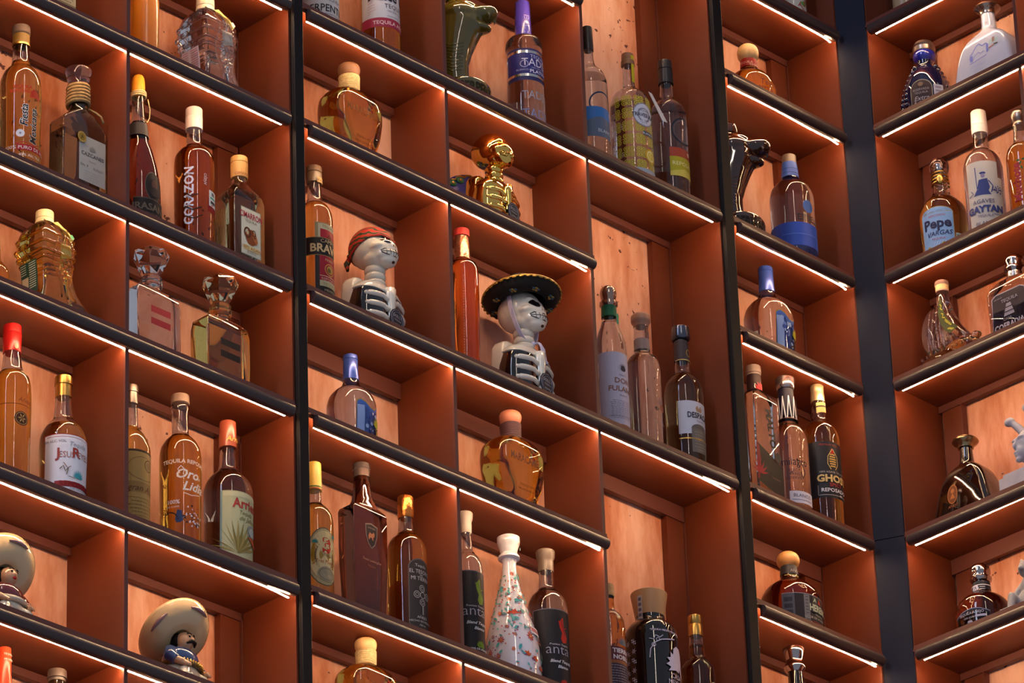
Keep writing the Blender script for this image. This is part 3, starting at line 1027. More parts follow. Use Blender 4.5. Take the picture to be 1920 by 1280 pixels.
# -- the two decanters with jewel stoppers
def jewel(cx, cy, row, gm, fill, label, y0, sy, bars, stopm, dark=False, dep=.045, sh=0):
    b = Bottle('L', row, cx, cy, 'decanter', label, 'decanter', dep=dep)
    b.loft('glass_body', [(y0, 17, 17, 15), (y0 + 8, 17, 17, 15), (y0 + 12, 44, 19, 4), (y0 + 18, 52, 22, 4), (y0 + 34, 55, 25, 5), (y0 + 130, 55, 25, 5)], gm, to_base=True, fill=fill)
    # faceted stopper
    mb = MB()
    rs = []
    n = 7
    for y, hw, tw in ((sy + 75, 16, 0), (sy + 58, 17, 0), (sy + 22, 35, .0), (sy + 17, 35.5, .0), (sy + 2, 8, .0)):
        z = b.z(y); r = b.r(hw)
        rs.append([(r * math.cos(2 * pi * j / n + .3), r * math.sin(2 * pi * j / n + .3), z) for j in range(n)])
    mb.rings(rs, stopm, True, True, smooth=False)
    mb.build('jewel_stopper', b.root)
    b.lathe('neck_collar', [(sy + 62, 17), (sy + 64, 21), (sy + 68, 18), (sy + 72, 22.5), (sy + 78, 22), (sy + 84, 18)], stopm, smooth=True)
    mb_y = y0
    its = []
    for k in (0, 1):
        yy = bars[0] + k * bars[2]
        b.decal('painted_bar', [RC(-22, 27, yy, yy + bars[3], bars[1])])
    its.append(T('T E Q U I L A', 2, bars[0] + 76, 7, '#8d3c26' if not dark else '#2c1a12'))
    b.decal('raised_lettering', its)
    return b


jewel(283, 560, 'F', G['clear'], None, 'clear square decanter with two red bars and a clear jewel stopper', 540, 462, (579, '#9a1028', 22, 12), G['clear'])
jewel(413, 640, 'F', G['gold'], 618, 'honey-coloured square decanter with two black bars and a golden jewel stopper', 597, 514, (640, '#1c1614', 22, 12), glass('pale_gold', (1.0, .86, .52)), dark=True)

# -- red capped bottle
b = Bottle('L', 'G', 21, 760, 'tequila_bottle', 'dark amber bottle with a bright red foil cap and round medallion, far left')
b.lathe('glass_body', [(655, 15), (672, 17), (700, 22), (704, 26), (712, 33), (730, 37), (760, 38), (870, 36)], G['amber'], to_base=True, fill=702)
b.lathe('foil_cap', [(612, 17.5), (613, 18), (628, 18), (628.6, 17.4), (629.4, 18), (664, 17.6)], mat('red_foil', '#b01c1c', rough=.28, metal=.3), smooth=False, round_top=2.5)
b.decal('cap_emblem', [('ell', -4, 650, 4, 5, '#d8b090')], R=b.r(18), local_surf=('round', b.parts['foil_cap']))
b.decal('medallion', [('ell', -5, 786, 15, 13, '#4a2414'), ('ring', -5, 786, 13, 11.4, 1.2, '#b08850')] + flower(-5, 786, 9, '#c9a060', 6, '#7a5030'))
b.decal('lettering', [T('Añejo', 2, 755, 8, '#7a3a18', shear=.3), RC(-60, 40, 760, 761, '#6a2c10')])
mb = MB(); mb.ball((b.r(24) * math.sin(.2), -b.r(24) * math.cos(.2) - b.r(6), b.z(712)), b.r(9), b.r(3), b.r(5), M_CORK, rot=Matrix.Rotation(.5, 3, 'Y'))
mb.build('neck_medal', b.root)

# -- gold capped bottle with white label
b = Bottle('L', 'G', 118, 840, 'tequila_bottle', 'bottle with a gold cap and white agave-field label, beside the red-capped one')
b.lathe('glass_body', [(740, 14), (770, 17), (790, 20), (798, 28), (812, 38), (828, 44), (845, 45), (925, 43)], G['paleamber'], to_base=True, fill=806)
b.lathe('cap', [(709, 17), (710, 17.4), (725, 17.4), (726, 15.6), (748, 15.6)], ink('gold'), smooth=False, round_top=2)
b.decal('paper_label', [RC(-70, 58, 818, 940, '#9a2c30'), RC(-68.6, 56, 819.6, 940, '#dcdce6'), RC(-64, 52, 823, 823.8, '#b04848'),
                        T('40% ALC. VOL.', -48, 834, 4.5, '#565660'), T('Tequila', -2, 840, 8, '#8c90a0', shear=.3), T('J', -40, 862, 17, '#9a3c34', bold=.03), T('ESUS', -24, 862, 11, '#a8645a', sx=.8), T('R', -6, 860, 17, '#9a3c34', bold=.03), T('EYES', 12, 860, 11, '#a8645a', sx=.8),
                        RC(-46, 44, 905, 915, '#8e2026'), T('REPOSADO', 0, 914, 9, '#7c1218', bold=.03), T('HECHO EN MEXICO', 0, 928, 5, '#4c4c58'), T('100% DE AGAVE', 2, 920, 3.5, '#4c4c58')]
        + agave(0, 898, 17, '#3f9aa8', 11, 1.5) + [('line', [(-36, 884), (-30, 878), (-26, 888), (-20, 880), (-24, 894)], 1.6, '#6b5a50'), ('line', [(-30, 872), (-22, 882), (-16, 878)], 1.4, '#8a6a58'), ('line', [(-20, 897), (-8, 899)], 1.2, '#555555')])

# -- bottle half hidden by the divider
b = Bottle('L', 'G', 246, 850, 'tequila_bottle', 'amber bottle with an olive parchment label, half hidden behind the divider')
b.lathe('glass_body', [(740, 11), (800, 12.5), (806, 14), (818, 24), (835, 33), (850, 36.5), (965, 35)], G['gold'], to_base=True, fill=804)
b.lathe('cap', [(724, 13), (725, 13.4), (738, 13.4), (739, 12), (760, 12.6)], ink('pewter'), smooth=False, round_top=2)
b.decal('paper_label', [RC(-50, 38, 850, 990, '#a1834a'), RC(-50, 38, 846, 850, '#3c2e22'), RC(-50, 38, 905, 925, '#8c6c3c'), T('gran Añejo', 6, 922, 11, '#5c3018', shear=.3), ('ring', 12, 872, 11, 11, 1.8, '#5c3c22'), ('ell', 12, 872, 7, 7, '#8a6a40'),
                        ('ring', 0, 880, 34, 22, 1, '#6a4c2a')] + small_lines(-34, 34, 935, 975, 7, '#5a4022', .9))

# -- orange bottle with white script
b = Bottle('L', 'G', 338, 900, 'tequila_bottle', 'bright orange-amber bottle with flowing white script, a bull drawing and a wooden stopper', rot=-0.2)
b.lathe('glass_body', [(752, 14), (768, 18), (776, 16), (816, 16), (822, 20), (832, 30), (848, 38), (866, 40), (1005, 38.5)], G['amber'], to_base=True, fill=822)
b.lathe('stopper', [(743, 17.5), (744, 18), (759, 18), (760, 16.5), (762, 16.5)], mat('taupe_wood', '#80695c', rough=.4), smooth=False, round_top=2)
b.decal('lettering', [T('TEQUILA REPOSADO', -4, 870, 7, '#f0d8c0', bold=.02), T('Oro', -8, 898, 17, '#f4e4d4', shear=.35, bold=.02), T('de', 16, 897, 7, '#f4e4d4', shear=.35), T('Lidia', 6, 920, 16, '#f4e4d4', shear=.35, bold=.02),
                      ('line', [(-22, 890), (-26, 882), (-20, 876), (-14, 882), (-16, 892)], 1.3, '#f4e4d4'), ('line', [(-14, 926), (0, 929), (22, 924)], 1.2, '#f4e4d4'),
                      T('100%', -34, 946, 7, '#e8d8d8', bold=.03), T('DE AGAVE', -34, 953, 3, '#e8d8d8')])
its = []
for k in range(46):   # bull and rider drawn in broken strokes
    a = random.uniform(0, 2 * pi); q = random.uniform(0, 1) ** .5
    x, y = 2 + 20 * q * math.cos(a), 968 + 20 * q * math.sin(a)
    its.append(('poly', [(x, y), (x + random.uniform(1, 4), y + random.uniform(-2, 1)), (x + random.uniform(1, 4), y + random.uniform(1, 4)), (x - random.uniform(0, 2), y + random.uniform(1, 3))], random.choice(['#d8cfd4', '#42363c', '#e8dcd8', '#2c2228'])))
its += [('poly', [(-30, 975), (-26, 958), (-18, 960), (-16, 978), (-20, 982), (-28, 982)], '#33406a'), ('line', [(-52, 968), (-40, 962), (-30, 966), (-24, 976)], 2.2, '#28202a')]
b.decal('bullfight_drawing', its)

# -- clay capped bottle with agave label
b = Bottle('L', 'G', 428, 960, 'tequila_bottle', 'pale amber bottle with a terracotta cap and cream label of tall agave leaves')
b.lathe('glass_body', [(840, 14), (860, 16), (884, 19), (890, 24), (900, 35), (915, 44), (930, 47), (1050, 45)], G['smoke'], to_base=True, fill=890)
b.lathe('cap', [(793, 16), (794, 16.6), (840, 17.2), (843, 17.2)], mat('cap_terracotta', '#9a4a34', rough=.25), smooth=False, round_top=2.5)
b.decal('cap_print', [T('Arrie', 0, 828, 9, '#e0a050', shear=.2, bold=.02)], R=b.r(17.4), local_surf=('round', b.parts['cap']))
its = [RC(-50, 44, 925, 1060, '#b9b68c'), RC(-50, -46, 925, 1060, '#7f9a92'), RC(-44, 44, 927, 935, '#c9c49a'), T('Arriero', 10, 955, 17, '#a83a34', sx=.85, bold=.03), T('Tequila', 2, 967, 7, '#5c6234', shear=.3), T('de Jalisco', 10, 978, 8, '#5c6234', shear=.35)]
for k in range(13):
    a = rad(20 + 140 * k / 12); L = 62
    x0, y0 = -16, 1040
    its.append(('poly', [(x0, y0), (x0 + .45 * L * math.cos(a) + 2.6 * math.sin(a), y0 - .45 * L * math.sin(a) + 2), (x0 + L * math.cos(a), y0 - L * math.sin(a)), (x0 + .45 * L * math.cos(a) - 2.6 * math.sin(a), y0 - .45 * L * math.sin(a) - 2)], '#7c6c34' if k % 2 else '#968447'))
its += [('ring', 16, 995, 12, 12, 2, '#7a8a98'), ('ell', 16, 995, 8, 8, '#a8b0a8'), ('poly', [(4, 1006), (20, 1004), (34, 1016), (28, 1022), (14, 1012)], '#b0512c')]
b.decal('paper_label', its)

# -- tops of two bottles on the lowest shelf, cut by the bottom edge
b = Bottle('L', 'I', 8, 1250, 'tequila_bottle', 'bottle top with a glowing orange-red printed sleeve at the bottom left edge')
b.lathe('glass_body', [(1240, 12), (1300, 13), (1330, 30), (1400, 34)], G['amber'], to_base=True)
b.lathe('sleeve', [(1216, 12.6), (1217, 13), (1290, 14.5)], mat('orange_sleeve', '#d24a28', rough=.25), smooth=False, round_top=2)
b.decal('sleeve_print', [T('TEQUILA', 0, 1228, 3.5, '#fff0e0'), T('MEXICO', 0, 1238, 3.5, '#fff0e0')], R=b.r(14), local_surf=('round', b.parts['sleeve']))
b = Bottle('L', 'I', 107, 1270, 'tequila_bottle', 'bottle top with a round dark grey stopper at the bottom edge left of the divider')
b.lathe('glass_body', [(1276, 15), (1320, 15), (1340, 34), (1400, 36)], G['paleamber'], to_base=True)
b.lathe('stopper', [(1258, 18), (1259, 18.6), (1274, 18.6), (1275, 16.5), (1280, 16.5)], mat('cap_dark', '#5a4c46'), smooth=False, round_top=2.5)
# ================================================================ second (wide) bay
# -- top shelf
b = Bottle('L', 'C', 600, 20, 'tequila_bottle', 'low round white-labelled bottle cut by the top edge, beside the first black post')
b.lathe('glass_body', [(-130, 13), (-60, 14), (-40, 20), (-20, 32), (0, 36), (60, 35)], G['clear'], to_base=True, fill=-50)
b.lathe('cap', [(-150, 15), (-130, 15)], M_CORK, smooth=False)
b.decal('paper_label', [RC(-70, 46, -12, 62, '#c6c6ca'), T('TEQUILA', 2, 7, 5, '#60606a'), T('SERPENTINA', -4, 27, 13, '#26252c', sx=.82, bold=.01), RC(-70, 46, 31, 32, '#8a8a90'), T('BLANCO', 0, 44, 7, '#3c3b42')])
b = Bottle('L', 'C', 713, 60, 'tequila_bottle', 'amber bottle with a tall white label and pink lower band, cut by the top edge')
b.lathe('glass_body', [(-126, 14), (-100, 15), (-90, 22), (-78, 33), (-60, 37), (95, 37)], G['amber'], to_base=True, fill=-82)
b.lathe('cap', [(-140, 16), (-126, 16)], ink('gold'), smooth=False)
b.decal('paper_label', [RC(-70, 50, -60, 41, '#c8c6cb'), T('Dulce Vida', 4, 8, 19, '#2a242a', sx=.8, bold=.03), T('TEQUILA', 6, 22, 8, '#4c464c', sx=.95), T('100% PURO AGAVE', 6, 29, 3, '#6e6a70'),
                        T('HECHO EN MEXICO', 4, 38, 2.5, '#6e6a70'), RC(-70, 50, 41, 58, '#9c2a44'), T('TEQUILA AÑEJO', -2, 53, 6.5, '#e6b8b8', bold=.02)] +
        [('line', [(-52, 0 + 5 * k), (-46 + random.uniform(0, 10), -3 + 5 * k)], .8, '#b07880') for k in range(8)])


# -- rattlesnake shaped bottles
def serpent(wall, row, cx, cy, gm, label, txtc):
    b = Bottle(wall, row, cx, cy, 'snake_bottle', label, 'bottle', dep=.069)
    k = b.s
    V = lambda x, y, z: (x * k, y * k, z * k)
    mb = MB()
    # z in px-units above the base; the neck rises and leans, then the hood opens and the head juts to the front right
    cen = [(-22, 0, 46), (-24, 0, 66), (-24, 0, 90), (-20, 0, 120), (-14, 0, 150), (-8, -2, 178), (-4, -4, 200), (-2, -6, 222)]
    rr = [30, 29, 29, 34, 40, 46, 44, 36]
    pts = [V(*c) for c in cen]
    mb.tube(pts, [r * k for r in rr], gm, n=22)
    Rz = Matrix.Rotation(rad(22), 3, 'Z')
    hp = lambda x, y, z: V(*(Rz @ Vector((x, y, 0)) + Vector((0, 0, z))))
    mb.ball(V(-10, -8, 196), 46 * k, 40 * k, 26 * k, gm, 24, 14)
    mb.ball(hp(2, -34, 200), 30 * k, 40 * k, 17 * k, gm, 24, 14, rot=Rz)      # upper snout
    mb.ball(hp(2, -48, 203), 22 * k, 26 * k, 14 * k, gm, 24, 14, rot=Rz)
    mb.ball(hp(0, -26, 176), 25 * k, 36 * k, 11 * k, gm, 24, 14, rot=Matrix.Rotation(rad(22), 3, 'Z') @ Matrix.Rotation(rad(14), 3, 'X'))   # lower jaw
    for sx in (-1, 1):
        mb.ball(hp(sx * 20, -24, 213), 11 * k, 15 * k, 7 * k, gm, 16, 10, rot=Rz)    # brows
        mb.tube([hp(sx * 13, -62, 196), hp(sx * 13, -64, 186), hp(sx * 12, -61, 178)], [4 * k, 3 * k, 1 * k], gm, n=8)   # fangs
    mb.tube([V(-22, 0, 30), V(-23, 0, 50)], [44 * k, 27 * k], gm, n=24)
    mb.tube([V(-10, 0, 210), V(-12, 2, 236)], 17 * k, gm, n=20)
    vs, fs = voxel_union(mb, 0.0022, 6)
    m2 = MB(); m2.add(vs, fs, gm); m2.build('snake_body', b.root)
    b.lathe('base', [], gm) if False else None
    m3 = MB()
    r = 52 * k
    sec = [(0, r * .97), (.003, r), (42 * k, r), (48 * k, r * .93), (52 * k, r * .7)]
    m3.rings([circle(q, z, 44) for z, q in sec], gm); m3.build('base_drum', b.root, auto=38)
    m4 = MB()
    m4.rings([circle(18 * k, 236 * k, 28, (-12 * k, 2 * k)), circle(21 * k, 240 * k, 28, (-12 * k, 2 * k)), circle(21 * k, 252 * k, 28, (-12 * k, 2 * k)), circle(17 * k, 257 * k, 28, (-12 * k, 2 * k))], gm)
    m4.build('stopper', b.root, auto=38)
    # scales cut into the lower neck
    m5 = MB()
    W = Wrapper(vs, fs)
    for i in range(9):
        z = (62 + 7 * i) * k
        line = []
        for j in range(7):
            a = b.phic + rad(-36 + 12 * j)
            dz = abs(j - 3) * 2.0 * k
            d = (-math.sin(a), math.cos(a), 0)
            h = W.at((-23 * k + math.sin(a) * .2, -math.cos(a) * .2, z + dz), d, .0002)
            if h: line.append(h)
        if len(line) > 2: m5.tube(line, .0009, gm, n=5)
    if m5.v: m5.build('carved_scales', b.root)
    b.surf = ('round', [(0, r), (.05, r)])
    yb = proj(b.base + Vector((0, 0, 14 * k)))[1] - r / b.s * SIN28 * math.cos(-b.phic)
    b.decal('raised_lettering', [T('SERPENTINA', 8, yb, 19, txtc, sx=.62, bold=.03)], eps=.0006)
    return b


serpent('L', 'C', 868, 160, mat('olive_glazed_ceramic', '#544c18', rough=.1, coat=.8), 'olive-green glossy snake-shaped bottle on a drum base, cut by the top edge', '#2a2410')

b = Bottle('L', 'C', 985, 160, 'tequila_bottle', 'tall clear bottle with a long violet-blue cap and royal blue silver-banded label', rot=-0.12)
b.lathe('glass_body', [(70, 15), (76, 22), (80, 31), (86, 34.5), (95, 35.5), (105, 33.5), (240, 36)], G['clear'], to_base=True, fill=170, hollow=False)
b.lathe('long_cap', [(6, 12.5), (8, 14), (72, 16.2)], mat('violet_cap', '#4038a0', rough=.22, coat=.4), smooth=False)
b.decal('cap_print', [T('TADDEI', 2, 52, 9, '#8a86d8', rot=90), RC(-20, 20, 53, 54, '#2c2a70')], R=b.r(15.6), local_surf=('round', b.parts['long_cap']))
b.decal('paper_label', [RC(-62, 50, 96, 156, '#26265c'), RC(-62, 50, 100, 105, 'silver'), RC(-62, 50, 105, 144, '#1f2470'), RC(-62, 50, 144, 149, 'silver'), T('TEQUILA', 8, 114, 6, '#aab0dc'), T('TADDEI', 8, 129, 14, '#c4c8e6', sx=.9),
                        T('100% DE AGAVE', 6, 134, 3, '#9aa0d0'), T('PLATINO', 8, 142, 6, '#c4c8e6', sx=1.1, bold=.02), ('ring', -24, 126, 8, 7, 1.6, '#8c92cc'), T('BLANCO', -28, 139, 3.4, '#9aa0d0')])
b.decal('etched_lettering', [T('TADDEI', 4, 190, 15, '#9498a8', rot=0, sx=.8), T('TADDEI', 8, 226, 17, '#7f86b0', rot=0, sx=.8)])

# -- three bottles in the tall top cell
b = Bottle('L', 'C', 1106, 180, 'tequila_bottle', 'black-capped clear bottle with a blue wave label, left of the yellow-patterned bottle')
b.lathe('glass_body', [(80, 9), (100, 9.5), (120, 11), (130, 17), (142, 28), (158, 33), (180, 34), (300, 34)], G['clear'], to_base=True, fill=150)
b.lathe('cap', [(52, 10), (53, 10.4), (88, 11), (97, 11)], mat('black_plastic', '#16141a', rough=.35), smooth=False, round_top=2)
b.decal('label', [('ring', -2, 200, 29, 24, 3, '#203858'), RC(-36, 42, 206, 232, '#3a76c0'), ('ell', 22, 216, 9, 8, '#7a9ad0'), ('poly', [(-36, 232), (-10, 224), (18, 230), (42, 222), (42, 262), (-36, 262)], '#5c6c86'),
                  T('BLANCO', 4, 253, 6, '#c4d0e0')])
b = Bottle('L', 'C', 1184, 260, 'tequila_bottle', 'clear bottle covered in yellow scroll pattern with a round white label and hanging tag')
b.lathe('glass_body', [(120, 10), (150, 11), (168, 12.5), (174, 20), (184, 31), (198, 37), (225, 38.5), (335, 38.5)], G['clear'], to_base=True, fill=205)
b.lathe('stopper', [(103, 11.5), (104, 12), (116, 12), (117, 13), (125, 13), (126, 10.5)], M_DKWOOD, smooth=False, round_top=1.5)
b.decal('seal_strip', [RC(-4, 4, 105, 156, '#b8b020')], R=b.r(12.6), local_surf=('round', [(0, b.r(13)), (.4, b.r(13))]))
its = []
YC = '#c2bc38'
for i in range(6):
    for j in range(7):
        x, y = -62 + 24 * i, 196 + 24 * j
        for q in range(4):
            sx, sy = (1, 1, -1, -1)[q], (1, -1, 1, -1)[q]
            if -60 < x + 5 * sx < 52:
                its.append(('ring', x + 5.4 * sx, y + 5.4 * sy, 4.6, 4.2, 1.3, YC)); its.append(('ell', x + 5.4 * sx, y + 5.4 * sy, 1.6, 1.5, YC))
        its.append(('line', [(x - 11, y), (x + 11, y)], 1.1, YC)); its.append(('line', [(x, y - 11), (x, y + 11)], 1.1, YC))
its += [('ell', -6, 222, 22, 22, '#8a8a9a'), ('ell', -6, 222, 20, 20, '#c9cad8'), T('TRAVESURA', -6, 226, 7, '#3a3a4a', sx=.75, bold=.02), T('TEQUILA', -6, 216, 3.4, '#5a5a6a')] + [('line', [(-16, 232), (4, 232)], .8, '#5a5a6a'), ('line', [(-12, 236), (0, 236)], .8, '#5a5a6a'),
        RC(-10, 14, 252, 260, '#3c4a58'), T('BLANCO', 2, 258, 4, '#e0e0e0'), ('ell', 6, 296, 13, 13, '#c9a418'), ('ell', 6, 296, 10, 10, '#e8dc9a'), ('ell', 7, 296, 7, 7, '#d8c040'), RC(-40, 46, 322, 330, '#9aa4b4')]
b.decal('printed_pattern', its)
mb = MB()
p = [Vector((b.r(16), -b.r(34), b.z(180))), Vector((b.r(32), -b.r(28), b.z(176))), Vector((b.r(58), -b.r(40), b.z(226))), Vector((b.r(38), -b.r(46), b.z(232)))]
q = [v + Vector((0, -.0006, 0)) for v in p]
mb.add(p + q, [(0, 1, 2, 3), (7, 6, 5, 4), (0, 4, 5, 1), (1, 5, 6, 2), (2, 6, 7, 3), (3, 7, 4, 0)], ink('#c6cbd2'), False)
mb.build('paper_tag', b.root)

b = Bottle('L', 'C', 1255, 280, 'tequila_bottle', 'clear bottle with a black cap and yellow-striped label, right of the yellow-patterned bottle')
b.lathe('glass_body', [(150, 12), (185, 14), (192, 18), (202, 28), (216, 34), (235, 35.5), (375, 35)], G['clear'], to_base=True, fill=210)
b.lathe('cap', [(116, 13.6), (117, 14), (132, 14), (133, 13), (134, 14.4), (160, 14.4)], MATS['black_plastic'], smooth=False, round_top=2)
b.decal('label', [('ring', 2, 250, 27, 25, 3, '#1c2430'), ('ring', 2, 250, 22, 20, 1, '#5a5a66'), RC(-30, 40, 283, 300, '#a0402c'), ('ell', 14, 290, 5, 4, '#d8b090'), RC(-30, 40, 300, 328, '#a89c22'), T('REPOSADO', 4, 316, 7, '#e8dc9a'), ('poly', [(-30, 328), (0, 322), (40, 330), (40, 336), (-30, 336)], '#c9b850')])

# -- flask bottle with corded neck (three of them)
def flask(row, cx, cy, label, dy, twine_m, cork_m, txt, tassel=True, dark=False):
    b = Bottle('L', row, cx, cy, 'tequila_flask', label, 'bottle', dep=.062)
    Y = lambda y: y + dy
    b.loft('glass_body', [(Y(140), 16, 16, 16), (Y(172), 18, 18, 18), (Y(180), 34, 26, 22), (Y(190), 52, 35, 28), (Y(204), 61, 41, 32), (Y(222), 63, 42, 33), (Y(262), 57, 39, 30), (Y(300), 44, 32, 24)], G['amber'], to_base=True, fill=None, smooth=True)
    b.lathe('cork_stopper', [(Y(125), 17), (Y(127), 19.5), (Y(133), 21.5), (Y(141), 20), (Y(146), 17)], cork_m, smooth=True)
    b.wrap('neck_cord', Y(148), Y(178), 18.5, 11, twine_m, hw2=19.5)
    if tassel:
        mb = MB()
        pts = []
        for k in range(17):
            a = rad(-150 + 200 * k / 16)
            pts.append((b.r(21 + max(0, k - 9) * 1.3) * math.sin(a), -b.r(20 + max(0, k - 9) * 1.2) * math.cos(a), b.z(Y(180) + max(0, k - 8) ** 1.5 * 1.0)))
        for j, c in enumerate(('#a02c30', '#2c6a3c', '#c8c4b8')):
            mb.tube([(x, y, z + .0016 * (j - 1)) for x, y, z in pts], .0008, ink(c), n=5)
        e = pts[-1]
        for j in range(5):
            mb.ball((e[0] + .004 * math.sin(j * 1.9), e[1] - .002, e[2] - .003 * j), .0032, .0022, .003, ink(('#8a8ad0', '#b03040', '#d0d0e0')[j % 3]), 8, 6)
        mb.build('braided_ribbon', b.root)
    b.decal('raised_lettering', [T('MARACAME', -9, Y(220), 13, '#8c4a12' if not dark else '#6a3416', sx=.66, bold=.03), T('TEQUILA AÑEJO', 2, Y(262), 3.6, '#8c4a12'), T('HECHO EN MEXICO', 2, Y(270), 3.2, '#8c4a12')], eps=.0005)
    return b


flask('D', 656, 230, 'broad amber flask with pale twine neck and tricolour ribbon, just below the pink-banded bottle', 0, M_PALETWINE, M_DKWOOD, '')
flask('F', 960, 880, 'broad amber flask with a dark corded neck, in the cell above the white floral bottle', 651, mat('dark_cord', '#4c3038', rough=.5), mat('rose_cork', '#b0705a', rough=.45), '', dark=True)
flask('H', 686, 1240, 'amber flask with a cream ball stopper and pale twine neck, cut by the bottom edge', 1077, M_PALETWINE, M_WOOD, '')

# -- Campo Bravo
b = Bottle('L', 'E', 591, 470, 'tequila_bottle', 'amber bottle with a black and red label and dark cap, left of the bandana skeleton')
b.lathe('glass_body', [(340, 12.5), (376, 14), (384, 17), (392, 26), (404, 32), (420, 34), (545, 33)], G['paleamber'], to_base=True, fill=386)
b.lathe('cap', [(315, 15), (316, 15.4), (326, 15.4), (327, 14), (328, 15.2), (346, 15.2)], mat('cap_umber', '#5c4a3c', rough=.35), smooth=False, round_top=2)
b.decal('cap_print', [RC(-6, 12, 333, 343, '#a08858'), T('BRAVO', 3, 341, 4.5, '#3a2c20')], R=b.r(15.5), local_surf=('round', b.parts['cap']))
its = [RC(-26, 30, 422, 555, '#8a8466'), RC(-20, 30, 424, 455, '#b9b49a'), T('TEQUILA', 4, 431, 5, '#5c5638'), RC(-16, 28, 434, 458, '#9c1c30'), ('poly', [(-8, 456), (4, 440), (18, 456)], '#74121f'),
       RC(-46, 40, 450, 484, '#1f1a1c'), RC(-46, 40, 450, 451.2, '#8a7648'), RC(-46, 40, 482.6, 484, '#8a7648'), T('CAMPO', 3, 459, 6.5, '#bba884', arc=120), T('BRAVO', 0, 477, 14.5, '#cdb488', sx=.92, bold=.03),
       RC(-26, -18, 484, 550, '#26222a'), RC(-18, 30, 484, 530, '#9c1c30'), T('FINEST', 4, 493, 4.5, '#c0a880'), ('ring', 4, 508, 12, 11, 1.3, '#c9a24c'), ('ell', 4, 508, 8, 7.4, '#a8863c'), ('ell', 2, 509, 4, 4, '#5c4a20'),
       RC(-18, 30, 521, 522, '#d8c49a'), T('REPOSADO', 4, 529, 4.5, '#d0a898'), RC(-18, 30, 530, 541, '#b9b08c'), T('TEQUILA', 4, 539, 5, '#8a8258'), RC(-18, 30, 541, 556, '#1c181a'), T('MEXICO', 4, 550, 4.5, '#a8a088')]
b.decal('paper_label', its)

# -- red capped orange bottle
b = Bottle('L', 'E', 869, 560, 'tequila_bottle', 'tall orange-red bottle with a pinkish-red cap and foil neck, beside the sombrero skeleton')
b.lathe('glass_body', [(440, 12), (488, 13.5), (492, 18), (498, 26), (508, 29.5), (530, 30), (690, 28)], G['orange'], to_base=True)
b.lathe('cap', [(432, 15), (433, 15.4), (446, 15.4)], mat('rose_red_cap', '#b03a3a', rough=.3), smooth=False, round_top=2)
b.band('foil_neck', 447, 488, 13.6, mat('crinkled_foil', '#c08a70', rough=.25, metal=.8, bump=.6, nscale=160), hw2=14.6)
b.decal('dotted_engraving', [('line', [(-23, 520 + 5 * k), (-23, 522 + 5 * k)], 1.3, '#e8a878') for k in range(30)])

# -- blue labelled round bottle (also in the corner bay)
def bluelabel(row, cx, cy, label, dy, dx=0):
    b = Bottle('L', row, cx, cy, 'tequila_bottle', label, 'bottle')
    Y = lambda y: y + dy
    b.lathe('glass_body', [(Y(700), 13), (Y(722), 16), (Y(730), 21), (Y(740), 34), (Y(752), 43), (Y(768), 47), (Y(790), 47), (Y(830), 45)], G['clear'], to_base=True, fill=Y(738))
    b.lathe('foil_cap', [(Y(669), 14), (Y(670), 14.4), (Y(677), 14.4), (Y(678), 13.4), (Y(679.5), 14.2), (Y(702), 14.6), (Y(716), 15.8)], mat('blue_foil', '#3450a8', rough=.25, metal=.35), smooth=False, round_top=2)
    its = [('poly', [(-26, Y(756)), (-18, Y(752)), (-8, Y(756)), (4, Y(764)), (18, Y(764)), (32, Y(752)), (44, Y(748)), (50, Y(752)), (50, Y(850)), (-26, Y(850))], '#a08a40'),
           ('poly', [(-25, Y(758)), (-18, Y(754)), (-8, Y(758)), (4, Y(766)), (18, Y(766)), (32, Y(754)), (44, Y(750)), (49, Y(754)), (49, Y(850)), (-25, Y(850))], '#3c62b4'),
           RC(-25, -10, Y(764), Y(850), '#7c9ad2')]
    for k in range(16):
        x, y = -4 + random.uniform(-8, 30), Y(random.uniform(776, 836))
        its.append(('ell', x, y, random.uniform(2, 5), random.uniform(2, 5), random.choice(['#5478c2', '#2c4a9a', '#8aa8dc'])))
    its += [('ring', 10, Y(808), 6, 6, 1.6, '#2c2414'), ('ring', 13, Y(820), 8, 8, 2, '#3a2c14')] + agave(24, Y(796), 19, '#b0b030', 9, 3) + [('poly', [(16, Y(800)), (30, Y(796)), (34, Y(812)), (28, Y(830)), (20, Y(824)), (24, Y(812))], '#4c3418'), ('ell', 26, Y(806), 5, 6, '#b09030'), ('line', [(14, Y(826)), (24, Y(832)), (36, Y(828))], 2.4, '#8a6a20')]
    b.decal('paper_label', its)
    b.decal('tax_label', [RC(-12, 10, Y(786), Y(814), '#b9c0b4')] + [('line', [(-9, Y(790 + 5 * k)), (7, Y(790 + 5 * k))], 1, '#6a7a70') for k in range(5)], phi=-1.55)
    return b


bluelabel('F', 659, 780, 'round clear bottle with a blue foil cap and bright blue label, below the bandana skeleton', 0)
bluelabel('D', 1441, 600, 'round clear bottle with a blue foil cap and bright blue label, in the corner bay', -165)

